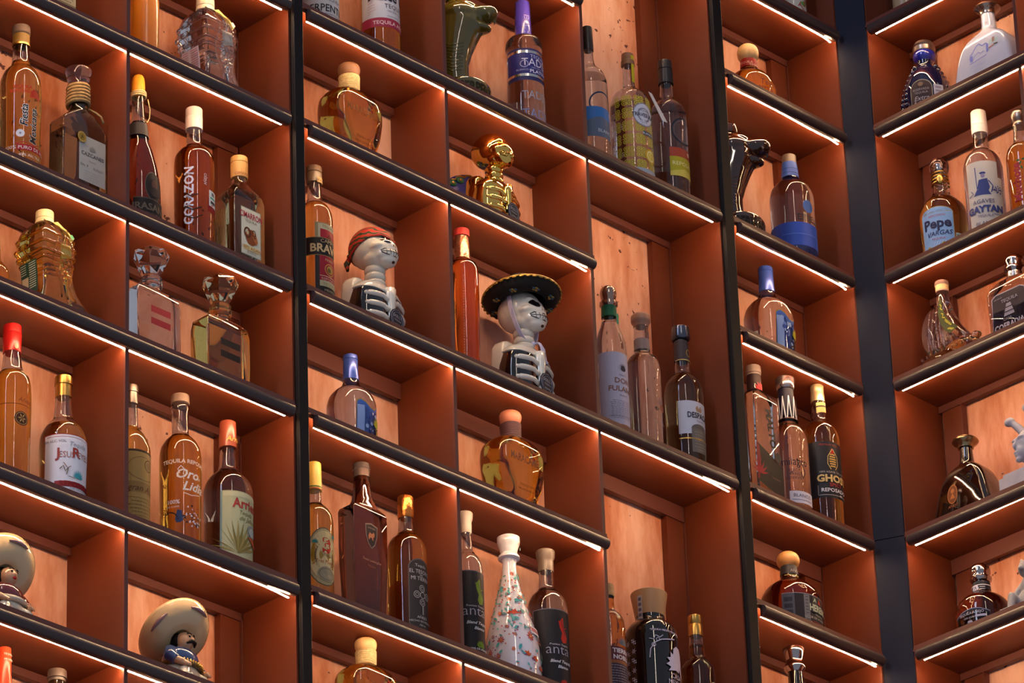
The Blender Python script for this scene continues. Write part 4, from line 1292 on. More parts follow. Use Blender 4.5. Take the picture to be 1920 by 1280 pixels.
# -- three bottles of the middle tall cell
b = Bottle('L', 'E', 1147, 700, 'tequila_bottle', 'clear bottle with a glass ball stopper, green neck band and tall white label', rot=-0.22)
b.lathe('glass_body', [(574, 13), (600, 14), (612, 17), (628, 23), (645, 28), (665, 30), (800, 30)], G['clear'], to_base=True, fill=606)
b.lathe('ball_stopper', [(537, 5), (539, 10), (544, 14.5), (552, 16), (560, 14.5), (566, 13), (569, 17.5), (574, 17.5), (577, 14)], mat('smoky_ball', '#a88e80', rough=.05, metal=.9), smooth=True)
b.band('green_band', 573, 598, 14.2, '#146044', hw2=15)
b.decal('green_tab', [RC(4, 14, 586, 606, '#3c8a70')], R=b.r(18), local_surf=('round', [(0, b.r(18)), (.4, b.r(18))]))
b.decal('paper_label', [RC(-46, 44, 662, 796, '#b6b4cc')] + agave(6, 696, 15, '#2c2a38', 11, 1.6) + [('ell', 6, 692, 6, 5, '#2c2a38'), T('TEQUILA', 4, 706, 2.6, '#6a6880'), T('DON', 4, 720, 9.5, '#8a5a48', bold=.015), T('FULANO', 4, 735, 9.5, '#8a5a48', bold=.015), T('BLANCO', 4, 744, 2.6, '#6a6880')]
        + small_lines(-24, 30, 753, 786, 11, '#5c5a70', .6) + [('line', [(-26, 782), (36, 782)], .5, '#5c5a70')])
b = Bottle('L', 'E', 1208, 740, 'tequila_bottle', 'plain clear bottle with a rounded wooden stopper, between the white-label and steel-cap bottles')
b.lathe('glass_body', [(606, 13), (640, 14.5), (664, 15), (668, 18), (676, 27), (692, 32), (710, 33), (840, 32)], G['clear'], to_base=True, fill=664)
b.lathe('stopper', [(590, 10), (592, 16), (596, 18.6), (604, 18.6), (610, 15), (614, 14)], mat('rosewood', '#9c7462', rough=.35), smooth=True)
b.band('frosted_neck_band', 640, 660, 15, '#8e7c7a', hw2=15.2)
b.decal('etched_agave', agave(12, 760, 24, '#8c6c68', 9, 1.4) + [('ell', 12, 764, 8, 7, '#8c4a38'), T('TEQUILA', 4, 796, 5, '#b09890')])
b = Bottle('L', 'E', 1284, 780, 'tequila_bottle', 'golden bottle with a steel cap and small white label, right of the plain one', rot=-0.15)
b.lathe('glass_body', [(640, 12), (696, 15), (704, 18), (716, 28), (730, 35), (748, 37), (870, 36)], G['olive'], to_base=True, fill=708)
b.lathe('steel_cap', [(616, 17.4), (617, 18), (636, 18), (638, 17), (640, 13.5)], mat('dark_steel_cap', '#5a5e6c', rough=.2, metal=.9), smooth=False, round_top=1.5)
b.band('neck_sleeve', 643, 680, 13.4, '#3a3238', hw2=14.6)
b.decal('neck_emblem', [('ring', 5, 662, 6, 7, 1.2, '#b09048'), ('line', [(-24, 676), (18, 676)], 1.6, '#c8b070')], R=b.r(15), local_surf=('round', [(0, b.r(15)), (.4, b.r(15))]))
b.decal('paper_label', [RC(-38, 46, 755, 816, '#b9bac8'), ('poly', [(-4, 768), (0, 762), (4, 768), (8, 762), (12, 768), (10, 774), (-2, 774)], '#9a7a60'), T('DESPACIO', 6, 786, 10, '#2c2c38', sx=.72, bold=.03), T('TEQUILA', 6, 793, 3, '#5a5a66')] )
b.decal('lower_label', [('ell', 4, 806, 18, 9, '#5a5450'), RC(-14, 24, 806, 850, '#66605a'), RC(-38, 46, 824, 826, 'gold')] + small_lines(-10, 22, 812, 846, 7, '#9a948a', .6), eps=.0009)

# -- shelf G
b = Bottle('L', 'G', 591, 1020, 'tequila_bottle', 'pale gold bottle with a yellow cap and oval cream label bearing a red numeral 3', rot=-0.15)
b.lathe('glass_body', [(914, 12), (945, 13), (950, 17), (960, 27), (972, 33), (990, 35), (1110, 34)], G['gold'], to_base=True, fill=950)
b.lathe('cap', [(870, 13.5), (871, 14), (922, 14.4)], mat('yellow_cap', '#cfae4c', rough=.4), smooth=False, round_top=2)
b.decal('cap_stripes', [('line', [(-20, 912), (20, 912)], 2, '#3f6a3a'), ('line', [(-20, 916), (20, 916)], 1, '#b03030')], R=b.r(14.6), local_surf=('round', b.parts['cap']))
b.decal('oval_label', [('ell', -2, 1044, 37, 54, '#5c5640'), ('ell', -2, 1044, 35.4, 52, '#a89a70'), ('ell', -2, 1042, 32, 46, '#c6b484'), T('3', 2, 1036, 26, '#b8321c', bold=.05), T('Tequila', 4, 1043, 4.4, '#7a6a40', shear=.3), T('Tres Mujeres', 2, 1056, 6.5, '#9a4a20', shear=.2, sx=.85), ('ell', 2, 1076, 20, 14, '#948a70'), ('ring', 2, 1076, 17, 11, 1, '#6a6048')] +
        agave(-22, 1020, 9, '#2f7a78', 7, 1.3) + agave(18, 1006, 8, '#2f7a78', 7, 1.2))
b = Bottle('L', 'G', 681, 1040, 'tequila_bottle', 'dark angular bottle with flared neck and raised bull shield, cap in brushed grey')
b.loft('glass_body', [(890, 14, 14, 12), (920, 15, 15, 10), (940, 17, 17, 8), (956, 23, 20, 5), (962, 42, 21, 3), (968, 44, 22, 2), (1060, 44, 21, 2), (1150, 39, 19, 2)], glass('dark_cola', (.24, .08, .045)), to_base=True)
b.lathe('cap', [(871, 16), (872, 16.6), (882, 16.6), (883, 15.6), (897, 15.6)], mat('gunmetal', '#746a68', rough=.25, metal=.6), smooth=False, round_top=2)
b.decal('bull_shield', [('poly', [(-15, 986), (0, 982), (17, 986), (16, 1006), (10, 1022), (1, 1030), (-8, 1022), (-14, 1006)], '#7a6660'), ('poly', [(-13, 988), (0, 984.4), (15, 988), (14, 1005.4), (8.6, 1020), (1, 1027.4), (-6.6, 1020), (-12, 1005.4)], '#22161a'),
                        ('poly', [(-7, 1006), (-4, 1000), (2, 1002), (6, 998), (9, 1001), (8, 1006), (5, 1009), (6, 1014), (3, 1013), (1, 1009), (-3, 1010), (-5, 1014), (-7, 1012)], '#a8684a'), T('Lamborghini', 1, 993, 3.6, '#8a7470', sx=.7)], eps=.0006)
b.decal('script', [T('Tonino Lamborghini', 1, 1054, 4.6, '#b08068', shear=.4, sx=.8), T('TEQUILA', 1, 1064, 3.2, '#8a5a44')])
b = Bottle('L', 'G', 764, 1100, 'tequila_bottle', 'amber bottle with a copper foil cap and arched dark label with a looped cross', rot=-0.1)
b.lathe('glass_body', [(964, 13), (996, 15), (1006, 19), (1016, 30), (1030, 36.5), (1046, 38), (1180, 37)], G['amber'], to_base=True, fill=1004)
b.lathe('foil_cap', [(933, 15.5), (934, 16), (972, 15.6), (974, 14.6)], mat('copper_foil', '#c27a3c', rough=.22, metal=.9, bump=.5, nscale=140), smooth=False, round_top=2)
its = [('ell', 2, 1066, 26, 18, '#625a58'), RC(-24, 28, 1066, 1180, '#5c5250'), ('ell', 2, 1066, 24, 16, '#36302f'), RC(-22, 26, 1066, 1178, '#36302f'), T('Tequila', 2, 1064, 5.4, '#b9b4b2'), T('EL TESORO', 2, 1076, 7, '#b9b4b2', sx=.85), T('DE', 2, 1081, 3.4, '#b9b4b2'), T('MI TIERRA', 2, 1089, 7, '#b9b4b2', sx=.85)]
cx_, cy_ = 4, 1116
for (dx, dy) in ((0, -13), (0, 13), (-12, 0), (12, 0)):
    its += [('ring', cx_ + dx, cy_ + dy, 6.5, 6.5, 1.1, '#a8a4a2'), ('ring', cx_ + dx, cy_ + dy, 3.4, 3.4, .9, '#a8a4a2')]
its += [('ring', cx_, cy_, 6, 6, 1.1, '#a8a4a2'), ('line', [(cx_, cy_ + 19), (cx_, cy_ + 36)], 3, '#8a8684'), T('AÑEJO', 2, 1160, 4.6, '#b9b4b2'), T('HECHO EN MEXICO', 2, 1167, 3.6, '#b9b4b2'), T('750 ml', 2, 1174, 3.2, '#b9b4b2')]
b.decal('label', its)

# -- second column of shelf G
def anta(cx, cy, label, dy, pep, cap_y, name='anta', half=False):
    b = Bottle('L', 'G', cx, cy, 'tequila_bottle', label, 'bottle', rot=-.28)
    Y = lambda y: y + dy
    R = 38 if not half else 30
    q = R / 38.0
    b.lathe('glass_body', [(Y(1050), 13 * q), (Y(1078), 14 * q), (Y(1104), 15 * q), (Y(1112), 20 * q), (Y(1122), 30 * q), (Y(1138), 37 * q), (Y(1156), 38.5 * q), (Y(1290), 38 * q)], G['smoke'] if not half else G['clear'], to_base=True, fill=Y(1108))
    b.lathe('stopper', [(Y(1034), 17.5 * q), (Y(1036), 18.4 * q), (Y(1046), 17.6 * q), (Y(1052), 14.6 * q), (Y(1058), 15 * q), (Y(1074), 14.4 * q)], mat('grey_wood_cap' if not half else 'light_grey_cap', '#66584f' if not half else '#a0968f', rough=.35), smooth=False, round_top=1.5)
    w = R * 1.35
    its = [RC(-w, w, Y(1142), Y(1310), '#5c5c68'), RC(-w + 1.6, w, Y(1143.6), Y(1310), '#1b1a22')]
    its += [('poly', [(6, Y(1160)), (10, Y(1156)), (12, Y(1176)), (16, Y(1184)), (20, Y(1192)), (17, Y(1202)), (8, Y(1204)), (4, Y(1196)), (7, Y(1186)), (2, Y(1176)), (0, Y(1166))], pep), ('line', [(0, Y(1164)), (8, Y(1180)), (18, Y(1174))], 1.4, pep), ('line', [(4, Y(1158)), (14, Y(1188))], 1, '#1b1a22')]
    its += [T('Premium Tequila', 0, Y(1210), 3.6, '#b9b9c8', shear=.2), T('anta', -2, Y(1226), 19, '#a0a0b4', bold=-.012), T('Blend Tequila', 4, Y(1242), 5.4, '#c8c8d4', shear=.35, bold=.02), T('Blanco', 6, Y(1252), 5.4, '#c8c8d4', shear=.35, bold=.02)]
    its += agave(8, Y(1284), 13, pep, 9, 3) + [T('100% DE AGAVE', 4, Y(1290), 3.4, '#d0d0d8', bold=.02), RC(-w, w, Y(1294), Y(1296), '#8a8a98')]
    b.decal('paper_label', its)
    return b


anta(1028, 1180, 'bottle with a black label and red pepper, to the right of the white floral bottle', 0, '#a81c14', 0)
anta(876, 1090, 'bottle with a black label and green pepper, left of the white floral bottle, half hidden', -72, '#5c7c1c', 0, half=True)

b = Bottle('L', 'G', 959, 1180, 'porcelain_bottle', 'white porcelain bottle painted with red and teal flowers, tapering to a flared stopper', 'bottle', dep=.066)
M_PORC = mat('white_porcelain', '#d6d2dc', rough=.1, coat=.8)
b.lathe('porcelain_body', [(1050, 17), (1058, 13), (1075, 14), (1100, 19), (1130, 28), (1160, 37), (1190, 46), (1225, 52), (1265, 54)], M_PORC, to_base=True)
b.lathe('stopper', [(1008, 20), (1010, 22), (1018, 22), (1030, 18), (1040, 16), (1043, 19), (1046, 21), (1049, 21), (1052, 17)], M_PORC, smooth=True, round_top=2)
b.decal('stopper_flower', flower(6, 1018, 3.4, '#c23a24', 7) + [leaf(8, 1030, 8, 60, '#6aa8a8')], R=b.r(21), local_surf=('round', b.parts['stopper']))
cols = ['#b8301c', '#c8501c', '#7a2a5c', '#a02c3c']; tl = ['#3f9aa0', '#58a8a8', '#5c8a8a']
its = []
for (x, y, r, c) in [(-8, 1078, 5, 0), (14, 1098, 3, 0), (-12, 1106, 4, 2), (4, 1126, 4, 3), (12, 1138, 7, 0), (28, 1120, 4, 0), (-26, 1132, 5, 1), (30, 1148, 5, 3), (-34, 1206, 5, 3), (-2, 1205, 10, 0), (40, 1180, 6, 0), (-46, 1190, 5, 3), (36, 1254, 6, 3), (-14, 1160, 4, 0), (-40, 1234, 5, 1), (-62, 1215, 8, 0), (-70, 1245, 6, 3), (-52, 1160, 6, 1), (-30, 1110, 4, 0), (-78, 1205, 5, 2), (-88, 1235, 7, 0)]:
    its += flower(x, y, r, cols[c], 8, '#d88a30')
for (x, y) in [(-30, 1164), (-24, 1162), (16, 1160), (-2, 1130), (-14, 1244), (4, 1250), (24, 1262)]:
    for a in (30, 75, 120, 160):
        its.append(leaf(x, y, 10, a, cols[(int(x) + a) % 3]))
for k in range(120):
    y = random.uniform(1075, 1270); q = (14 + (y - 1075) * .2) * 1.25; x = random.uniform(-2.0 * q, q)
    its.append(leaf(x, y, random.uniform(6, 13), random.uniform(0, 360), random.choice(tl)))
for k in range(100):
    y = random.uniform(1090, 1270); q = (14 + (y - 1075) * .2) * 1.2
    its.append(('ell', random.uniform(-2.0 * q, q), y, 1.4, 1.4, random.choice(cols)))
its += [RC(0, 48, 1184, 1198, '#d6d2dc'), T('TIERRA NOBLE', 26, 1194, 7, '#c0402c', sx=.8, bold=.03), T('TEQUILA', 26, 1206, 4, '#d08050'), T('BLANCO', 26, 1214, 4, '#d08050')]
its += agave(38, 1240, 20, '#3c6a5c', 9, 1.6)
b.decal('painted_flowers', its)

# -- tall cell of shelf G
b = Bottle('L', 'G', 1143, 1210, 'tequila_bottle', 'amber round-shouldered bottle with a maroon label, half hidden behind the divider')
b.lathe('glass_body', [(1120, 12), (1146, 13), (1150, 17), (1158, 25), (1170, 29.5), (1190, 30.5), (1300, 31)], G['amber'], to_base=True)
b.lathe('cap', [(1098, 13), (1120, 13)], M_CORK, smooth=False)
b.decal('paper_label', [RC(-42, 34, 1214, 1240, '#5c2430'), T('TIERRA', 0, 1226, 8, '#d8d0d8', bold=.03), T('NOBLE', 0, 1238, 8, '#d8d0d8', bold=.03), RC(-42, 34, 1240, 1246, '#8a5030'), RC(-42, 34, 1246, 1300, '#3c2c3c')] + agave(4, 1210, 18, '#5a6474', 9, 1.8) + small_lines(-30, 28, 1250, 1290, 9, '#b0a8b8', .8, False))
b = Bottle('L', 'G', 1222, 1230, 'tequila_bottle', 'large black painted bottle with a very wide tan stopper and white portrait silhouette', dep=.066)
b.lathe('glass_body', [(1158, 28), (1168, 29), (1172, 34), (1180, 43), (1192, 49), (1210, 51), (1300, 51)], G['black'], to_base=True)
b.lathe('wide_stopper', [(1115, 35), (1116, 35.6), (1160, 28), (1161, 28)], mat('tan_stopper', '#a88058', rough=.45), smooth=False, round_top=2)
b.decal('tax_seal', [RC(-6, 4, 1114, 1166, '#b0a09c')] + [RC(-4, 2, 1118 + 10 * k, 1124 + 10 * k, '#5c5260') for k in range(5)], phi=-1.35, R=b.r(34), local_surf=('round', b.parts['wide_stopper']))
WH = '#c6bcd0'
its = [T('TEQUILA HECHO EN MEXICO', -8, 1188, 3.4, WH, bold=.03)]
for j in range(6):
    for i in (-1, 0):
        x, y = -78 + 16 * i + (j % 2) * 0, 1204 + 18 * j
        its += flower(x, y, 5.5, WH, 6) if (i + j) % 2 else [('line', [(x - 5, y), (x + 5, y)], 1.6, WH), ('line', [(x, y - 5), (x, y + 5)], 1.6, WH), ('ell', x - 4, y - 4, 1.5, 1.5, WH), ('ell', x + 4, y + 4, 1.5, 1.5, WH)]
its += [('line', [(-46, 1240), (-44, 1224), (-36, 1212), (-24, 1206), (-8, 1203), (6, 1200)], 2, WH), ('ring', -38, 1216, 4, 4, 1.2, WH), ('ring', -30, 1206, 3.4, 3.4, 1.1, WH), ('line', [(-46, 1204), (-38, 1206), (-34, 1198), (-26, 1202), (-20, 1197)], 1.4, WH)]
its += [('poly', [(-12, 1262), (-6, 1254), (-16, 1250), (-8, 1244), (-14, 1238), (-6, 1236), (-6, 1226), (0, 1230), (2, 1218), (10, 1212), (20, 1214), (26, 1224), (28, 1240), (26, 1250), (30, 1258), (32, 1272), (26, 1262), (18, 1252), (16, 1260), (6, 1258), (-2, 1260)], WH),
        T('CASA', 8, 1274, 9, WH, sx=.8), T('MEXICO', 8, 1286, 9, WH, sx=.8)]
b.decal('painted_lettering', its)
b = Bottle('L', 'G', 1307, 1240, 'tequila_bottle', 'amber bottle with a tall gold cap, right of the wide-stoppered black bottle')
b.lathe('glass_body', [(1190, 13), (1232, 16), (1238, 18), (1248, 27), (1262, 33), (1300, 34)], G['deep'], to_base=True, fill=1214)
b.lathe('gold_cap', [(1156, 13.5), (1157, 14), (1172, 14), (1173, 13.2), (1174, 14), (1195, 14)], ink('gold'), smooth=False, round_top=1.5)
b.decal('round_label', [('ell', 8, 1288, 12, 10, '#c8b48a')])
# ================================================================ skeleton busts
def skeleton(row, cx, cy, label, look='bandana', gold=False, scale=1.0, dep=.066, seal='#1b1f2c'):
    b = Bottle('L', row, cx, cy, 'skeleton_bottle', label, 'bottle', dep=dep, rot=.16)
    k = b.s * scale
    W_ = M_GOLDCER if gold else M_CERAMIC
    K_ = M_GOLDCER if gold else M_BLACKCER
    V = lambda x, y, z: (x * k, y * k, z * k)
    # torso: dark flask narrowing at the shoulders, local px units, z up from base
    prof = [(0, 62, 32), (4, 64, 34), (50, 66, 36), (80, 63, 35), (98, 57, 31), (108, 44, 25), (114, 26, 18)]
    smp = [pchip([(p[0], p[i]) for p in prof], 4) for i in (1, 2)]
    def sec(a, bb, z, n=40, back=None, ex=2.6):
        out = []
        for j in range(n):
            t = 2 * pi * j / n
            c, s_ = math.cos(t), math.sin(t)
            out.append(V(a * math.copysign(abs(c) ** (2 / ex), c), bb * math.copysign(abs(s_) ** (2 / ex), s_), z))
        return out
    mb = MB()
    mb.rings([sec(a, bb, z) for (z, a), (_, bb) in zip(*smp)], K_)
    mb.build('torso', b.root, auto=45)
    # pale slab of the back with rounded edges
    mb = MB()
    rs = []
    for z, a, y0, y1 in ((0, 60, 4, 36), (4, 62, 2, 38), (80, 63, 2, 38), (106, 61, 3, 37), (116, 56, 5, 35), (122, 46, 8, 31), (125, 34, 11, 27)):
        rs.append(rrect(a * k, (y1 - y0) / 2 * k, 9 * k, z * k, (0, (y0 + y1) / 2 * k)))
    mb.rings(rs, W_)
    mb.build('back_plate', b.root, auto=45)
    # ribs, breast bone, collar bones

    def front(x, z, e):
        # point on the torso front at x (px), height z
        za = [q for q in smp[0]]
        for i in range(len(za) - 1):
            if za[i][0] <= z <= za[i + 1][0]:
                t = (z - za[i][0]) / (za[i + 1][0] - za[i][0]); a = za[i][1] * (1 - t) + za[i + 1][1] * t; bb = smp[1][i][1] * (1 - t) + smp[1][i + 1][1] * t
                break
        else:
            a, bb = prof[-1][1], prof[-1][2]
        u = max(-.999, min(.999, x / a))
        y = -bb * (1 - abs(u) ** 2.6) ** (1 / 2.6)
        nx, ny = math.copysign(abs(u) ** 1.6 / a, u), -abs(y / bb) ** 1.6 / bb
        L = math.hypot(nx, ny) or 1
        return V(x + nx / L * e, y + ny / L * e, z)
    for sx in (-1, 1):
        for i, z in enumerate((12, 33, 54, 75)):
            mb = MB()
            pts = [front(sx * u, z + 3 * math.cos(u / 60 * 2) - (4 if u < 20 else 0), -2.6) for u in (6, 14, 22, 30, 38, 44, 49, 53, 57)]
            pts = [p for p in pts]
            th = 6.5 * k
            mb.tube(pts, [th * 1.1, th, th, th, th, th, th, th * .95, th * .6], W_, n=10)
            mb.ball(pts[-1], th * .8, m=W_, nu=10, nv=8)
            mb.build('rib', b.root)
    mb = MB()
    pts = [front(0, z, -1.5) for z in (4, 20, 40, 60, 80, 96)]
    mb.tube(pts, [8 * k, 9 * k, 9 * k, 9.5 * k, 12 * k, 15 * k], W_, n=12)
    mb.build('breastbone', b.root)
    mb = MB()
    rs = []
    for z, a, bb in ((88, 61.5, 34), (90, 63.5, 35.5), (98, 59.5, 33), (106, 51, 29), (112, 39, 24), (117, 25, 19.5), (121, 18, 17)):
        rs.append(sec(a, bb, z, ex=2.3))
    mb.rings(rs, W_)
    mb.build('shoulders', b.root, auto=50)
    # neck of stacked vertebrae
    mb = MB()
    nk = []
    zz = 112
    for i in range(3):
        nk += [(zz, 17.5), (zz + 3, 19.5), (zz + 8, 20.5), (zz + 12, 19.5), (zz + 14.5, 16.6)]
        zz += 14.5
    mb.rings([circle(r * k, z * k, 32) for z, r in pchip(nk, 1.2)], W_)
    mb.build('neck', b.root)
    # skull
    hz = 158 + 32
    mb = MB()
    mb.ball(V(0, 8, hz + 10), 38 * k, 44 * k, 42 * k, W_, 28, 18)
    mb.ball(V(0, -18, hz - 6), 30 * k, 30 * k, 28 * k, W_, 24, 14)
    mb.ball(V(0, -24, hz - 20), 26 * k, 27 * k, 15 * k, W_, 24, 14)
    for sx in (-1, 1):
        mb.ball(V(sx * 21, -22, hz - 4), 13 * k, 16 * k, 9 * k, W_, 16, 10)
        mb.ball(V(sx * 12, -26, hz + 18), 14 * k, 9 * k, 8 * k, W_, 14, 10)
    mb.ball(V(0, -30, hz - 30), 19 * k, 17 * k, 11 * k, W_, 20, 12)
    mb.ball(V(0, -6, hz - 20), 29 * k, 32 * k, 20 * k, W_, 20, 12)
    vs, fs = voxel_union(mb, 0.0017, 8)
    m2 = MB(); m2.add(vs, fs, W_); hd = m2.build('skull', b.root)
    W = Wrapper(vs, fs)

    def on_face(x, z, e):
        h = W.at(V(x, -200, hz + z), (0, 1, 0), e * k)
        return h

    def patch(pts, m, e, name):
        m3 = MB(); q = []
        for x, z in pts:
            h = on_face(x, z, e)
            if h: q.append(h)
        c = on_face(sum(p[0] for p in pts) / len(pts), sum(p[1] for p in pts) / len(pts), e)
        if c is None or len(q) < 3: return
        inner = [tuple(Vector(c) * .5 + Vector(p) * .5) for p in q]
        inner = []
        cx_ = sum(p[0] for p in pts) / len(pts); cz_ = sum(p[1] for p in pts) / len(pts)
        for x, z in pts:
            inner.append(on_face(cx_ + (x - cx_) * .5, cz_ + (z - cz_) * .5, e))
        n = len(q)
        m3.add([c] + inner + q, [(0, 1 + j, 1 + (j + 1) % n) for j in range(n)] + [(1 + j, 1 + n + j, 1 + n + (j + 1) % n, 1 + (j + 1) % n) for j in range(n)], m, True)
        return m3.build(name, hd)
    dark = K_ if not gold else mat('deep_gold_shade', '#6a4410', rough=.2, metal=1)
    ell = lambda x, z, rx, rz, n=18: [(x + rx * math.cos(2 * pi * j / n), z + rz * math.sin(2 * pi * j / n)) for j in range(n)]
    for sx in (-1, 1):
        patch(ell(sx * 14.5, 9 if look != 'bandana' else 8, 8.5, 9), dark, .5, 'eye_socket')
        patch([(sx * 1, -4), (sx * 4.5, -5), (sx * 3.4, 3)], dark, .5, 'nostril')
    patch(ell(0, -36, 4, 2), dark, .5, 'chin_mark')
    # grin: cream band edged in black, with tooth lines
    teeth = [(-24, -16), (-20, -12.5), (0, -11), (20, -12.5), (24, -16), (23, -21), (17, -24.5), (0, -25.5), (-17, -24.5), (-23, -21)]
    m3 = MB()
    ring = [on_face(x, z, .6) for x, z in teeth]
    ring = [p for p in ring if p]
    m3.tube(ring, 1.0 * k, dark, n=6, closed=True)
    for z in (-18.5,):
        ln = [on_face(x, z, .5) for x in range(-23, 24, 4)]
        ln = [p for p in ln if p]
        m3.tube(ln, .7 * k, dark, n=5)
    for x in range(-18, 19, 6):
        ln = [on_face(x, z, .5) for z in (-12.5, -16, -20, -24)]
        ln = [p for p in ln if p]
        if len(ln) > 2: m3.tube(ln, .6 * k, dark, n=5)
    m3.build('teeth', hd)
    # round seal on the belly, towards the viewer's side
    m4 = MB()

    def seal_pt(r, a, e):
        x = 8 + r * math.cos(a); z = 34 + r * math.sin(a) * 1.05
        return front(x, z, 6.5 + e)
    n = 30
    sm = ink(seal) if isinstance(seal, str) else seal
    ring0 = [seal_pt(21 + (0.8 if j % 2 else 0), 2 * pi * j / n, 0) for j in range(n)]
    ring1 = [seal_pt(21 + (0.8 if j % 2 else 0), 2 * pi * j / n, 1.6) for j in range(n)]
    m4.add(ring0 + ring1, [tuple(range(n, 2 * n))] + [(j, (j + 1) % n, n + (j + 1) % n, n + j) for j in range(n)], sm, False)
    seal_o = m4.build('round_seal', b.root)
    m5 = MB(); gcol = ink('#8f93a4')
    for rr_ in (19, 15):
        m5.tube([seal_pt(rr_, 2 * pi * j / n, 2.0) for j in range(n)], .5 * k, gcol, n=5, closed=True)
    for st, z_, h_ in (('TEQUILA', 7, 6.5), ('SKELLY', 38 - 38, 4), ('AGAVE', -9, 4)):
        tv, tf = text_geo('SKELLY' if st == 'TEQUILA' else ('TEQUILA' if st == 'SKELLY' else st), 0, .02)
        pts = []
        for vx, vy in tv:
            x = 8 + vx * h_ / .7 * .95; z = 34 + z_ - 3 + vy * h_ / .7
            pts.append(front(x, z, 6.5 + 2.2))
        m5.add(pts, tf, gcol, False)
    m5.build('seal_print', seal_o)
    b.V = V; b.hz = hz; b.k = k; b.W = W
    return b


# gold one with a blue and gold hat hanging on its back
b = skeleton('D', 927, 350, 'shiny gold-plated skeleton bust bottle with a round black seal', gold=True, scale=.86, dep=.052)
hat = Bottle('L', 'D', 884, 350, 'ceramic_hat', 'blue and gold painted ceramic round hat leaning behind the gold skeleton', 'hat', dep=.116)
k = hat.s
M_HATBLUE = mat('blue_glazed_hat', '#2c3684', rough=.25, coat=.4)
RH = 74
mb = MB()
rs = []
for z, r in ((0, RH - 3), (3, RH), (7, RH - 3), (9, 46), (12, 34), (15, 28), (18, 18)):
    rs.append([(r * k * math.cos(t), -z * k, r * k * math.sin(t) + (RH + .3) * k) for t in [2 * pi * j / 40 for j in range(40)]])
mb.rings(rs, M_HATBLUE, True, True)
ho = mb.build('hat_brim', hat.root, auto=50, fixn=True)
ho.rotation_euler = (0, 0, -0.25)
gc = ink('gold'); gr = ink('#1c5a3c')
mb = MB()
mb.tube([(68 * k * math.cos(2 * pi * j / 60), -7 * k + (.8 * k if j % 2 else -.8 * k), (68 + (2 if j % 3 else -2)) * k * math.sin(2 * pi * j / 60) + (RH + .3) * k) for j in range(60)], 2.6 * k, gc, n=6, closed=True)
o = mb.build('gold_trim', hat.root); o.rotation_euler = (0, 0, -0.25)
for (x, z) in ((-46, 118), (-58, 86), (-30, 128)):
    mb = MB()
    mb.ball((x * k, -9 * k, z * k), 9 * k, 2 * k, 7 * k, gr, 12, 8); mb.ball((x * k, -11 * k, z * k), 3.4 * k, 1.2 * k, 3.4 * k, gc, 8, 6)
    o = mb.build('painted_flower', hat.root); o.rotation_euler = (0, 0, -0.25)

# white one with a red bandana
b = skeleton('E', 704, 560, 'white skeleton bust bottle wearing a red paisley bandana over its eyes')
k = b.k; hz = b.hz
M_BAND = mat('red_paisley', '#9c1c1c', rough=.7, nscale=160, color2='#5a5420')
nt = M_BAND.node_tree
v = nt.nodes.new('ShaderNodeTexVoronoi'); v.inputs['Scale'].default_value = 95; v.feature = 'DISTANCE_TO_EDGE'
tc = [n for n in nt.nodes if n.type == 'TEX_COORD'][0]; ramp = [n for n in nt.nodes if n.type == 'VALTORGB'][0]
wv = nt.nodes.new('ShaderNodeTexWave'); wv.wave_type = 'RINGS'; wv.inputs['Scale'].default_value = 34; wv.inputs['Distortion'].default_value = 9; wv.inputs['Detail'].default_value = 2
nt.links.new(tc.outputs['Object'], wv.inputs['Vector']); nt.links.new(wv.outputs[0], ramp.inputs[0])
ramp.color_ramp.elements[0].position = .35; ramp.color_ramp.elements[0].color = (*hexlin('#2c2a18'), 1)
ramp.color_ramp.elements[1].position = .55; ramp.color_ramp.elements[1].color = (*hexlin('#a81c1c'), 1)
e = ramp.color_ramp.elements.new(.46); e.color = (*hexlin('#8a7a2c'), 1)
mb = MB(); rs = []; rs2 = []
rows_ = 14; n = 48
c0 = Vector((0, 4 * k, (hz + 12) * k))
for i in range(rows_ + 1):
    ring = []; ring2 = []
    for j in range(n):
        a = 2 * pi * j / n
        fr = -math.sin(a)                       # +1 at the face, -1 at the nape
        low = rad(4) if fr > .55 else rad(4) - rad(34) * min(1.0, (.55 - fr) / 1.2)
        el = low + (rad(88) - low) * i / rows_
        d = Vector((math.cos(a) * math.cos(el), math.sin(a) * math.cos(el), math.sin(el)))
        h = b.W.at(c0 + d * .2, -d, 1.6 * k)
        h = Vector(h) if h is not None else c0 + d * 42 * k
        ring.append(tuple(h)); ring2.append(tuple(h - d * 1.2 * k))
    rs.append(ring); rs2.append(ring2)
mb.rings([rs2[0]] + rs, M_BAND, False, True)
mb.ball((-10 * k, 48 * k, (hz + 2) * k), 9 * k, 7 * k, 6 * k, M_BAND, 12, 8)
mb.tube([(-10 * k, 50 * k, (hz) * k), (-16 * k, 54 * k, (hz - 14) * k), (-18 * k, 50 * k, (hz - 30) * k)], [5 * k, 6 * k, 3 * k], M_BAND, n=8)
mb.build('bandana', b.root)

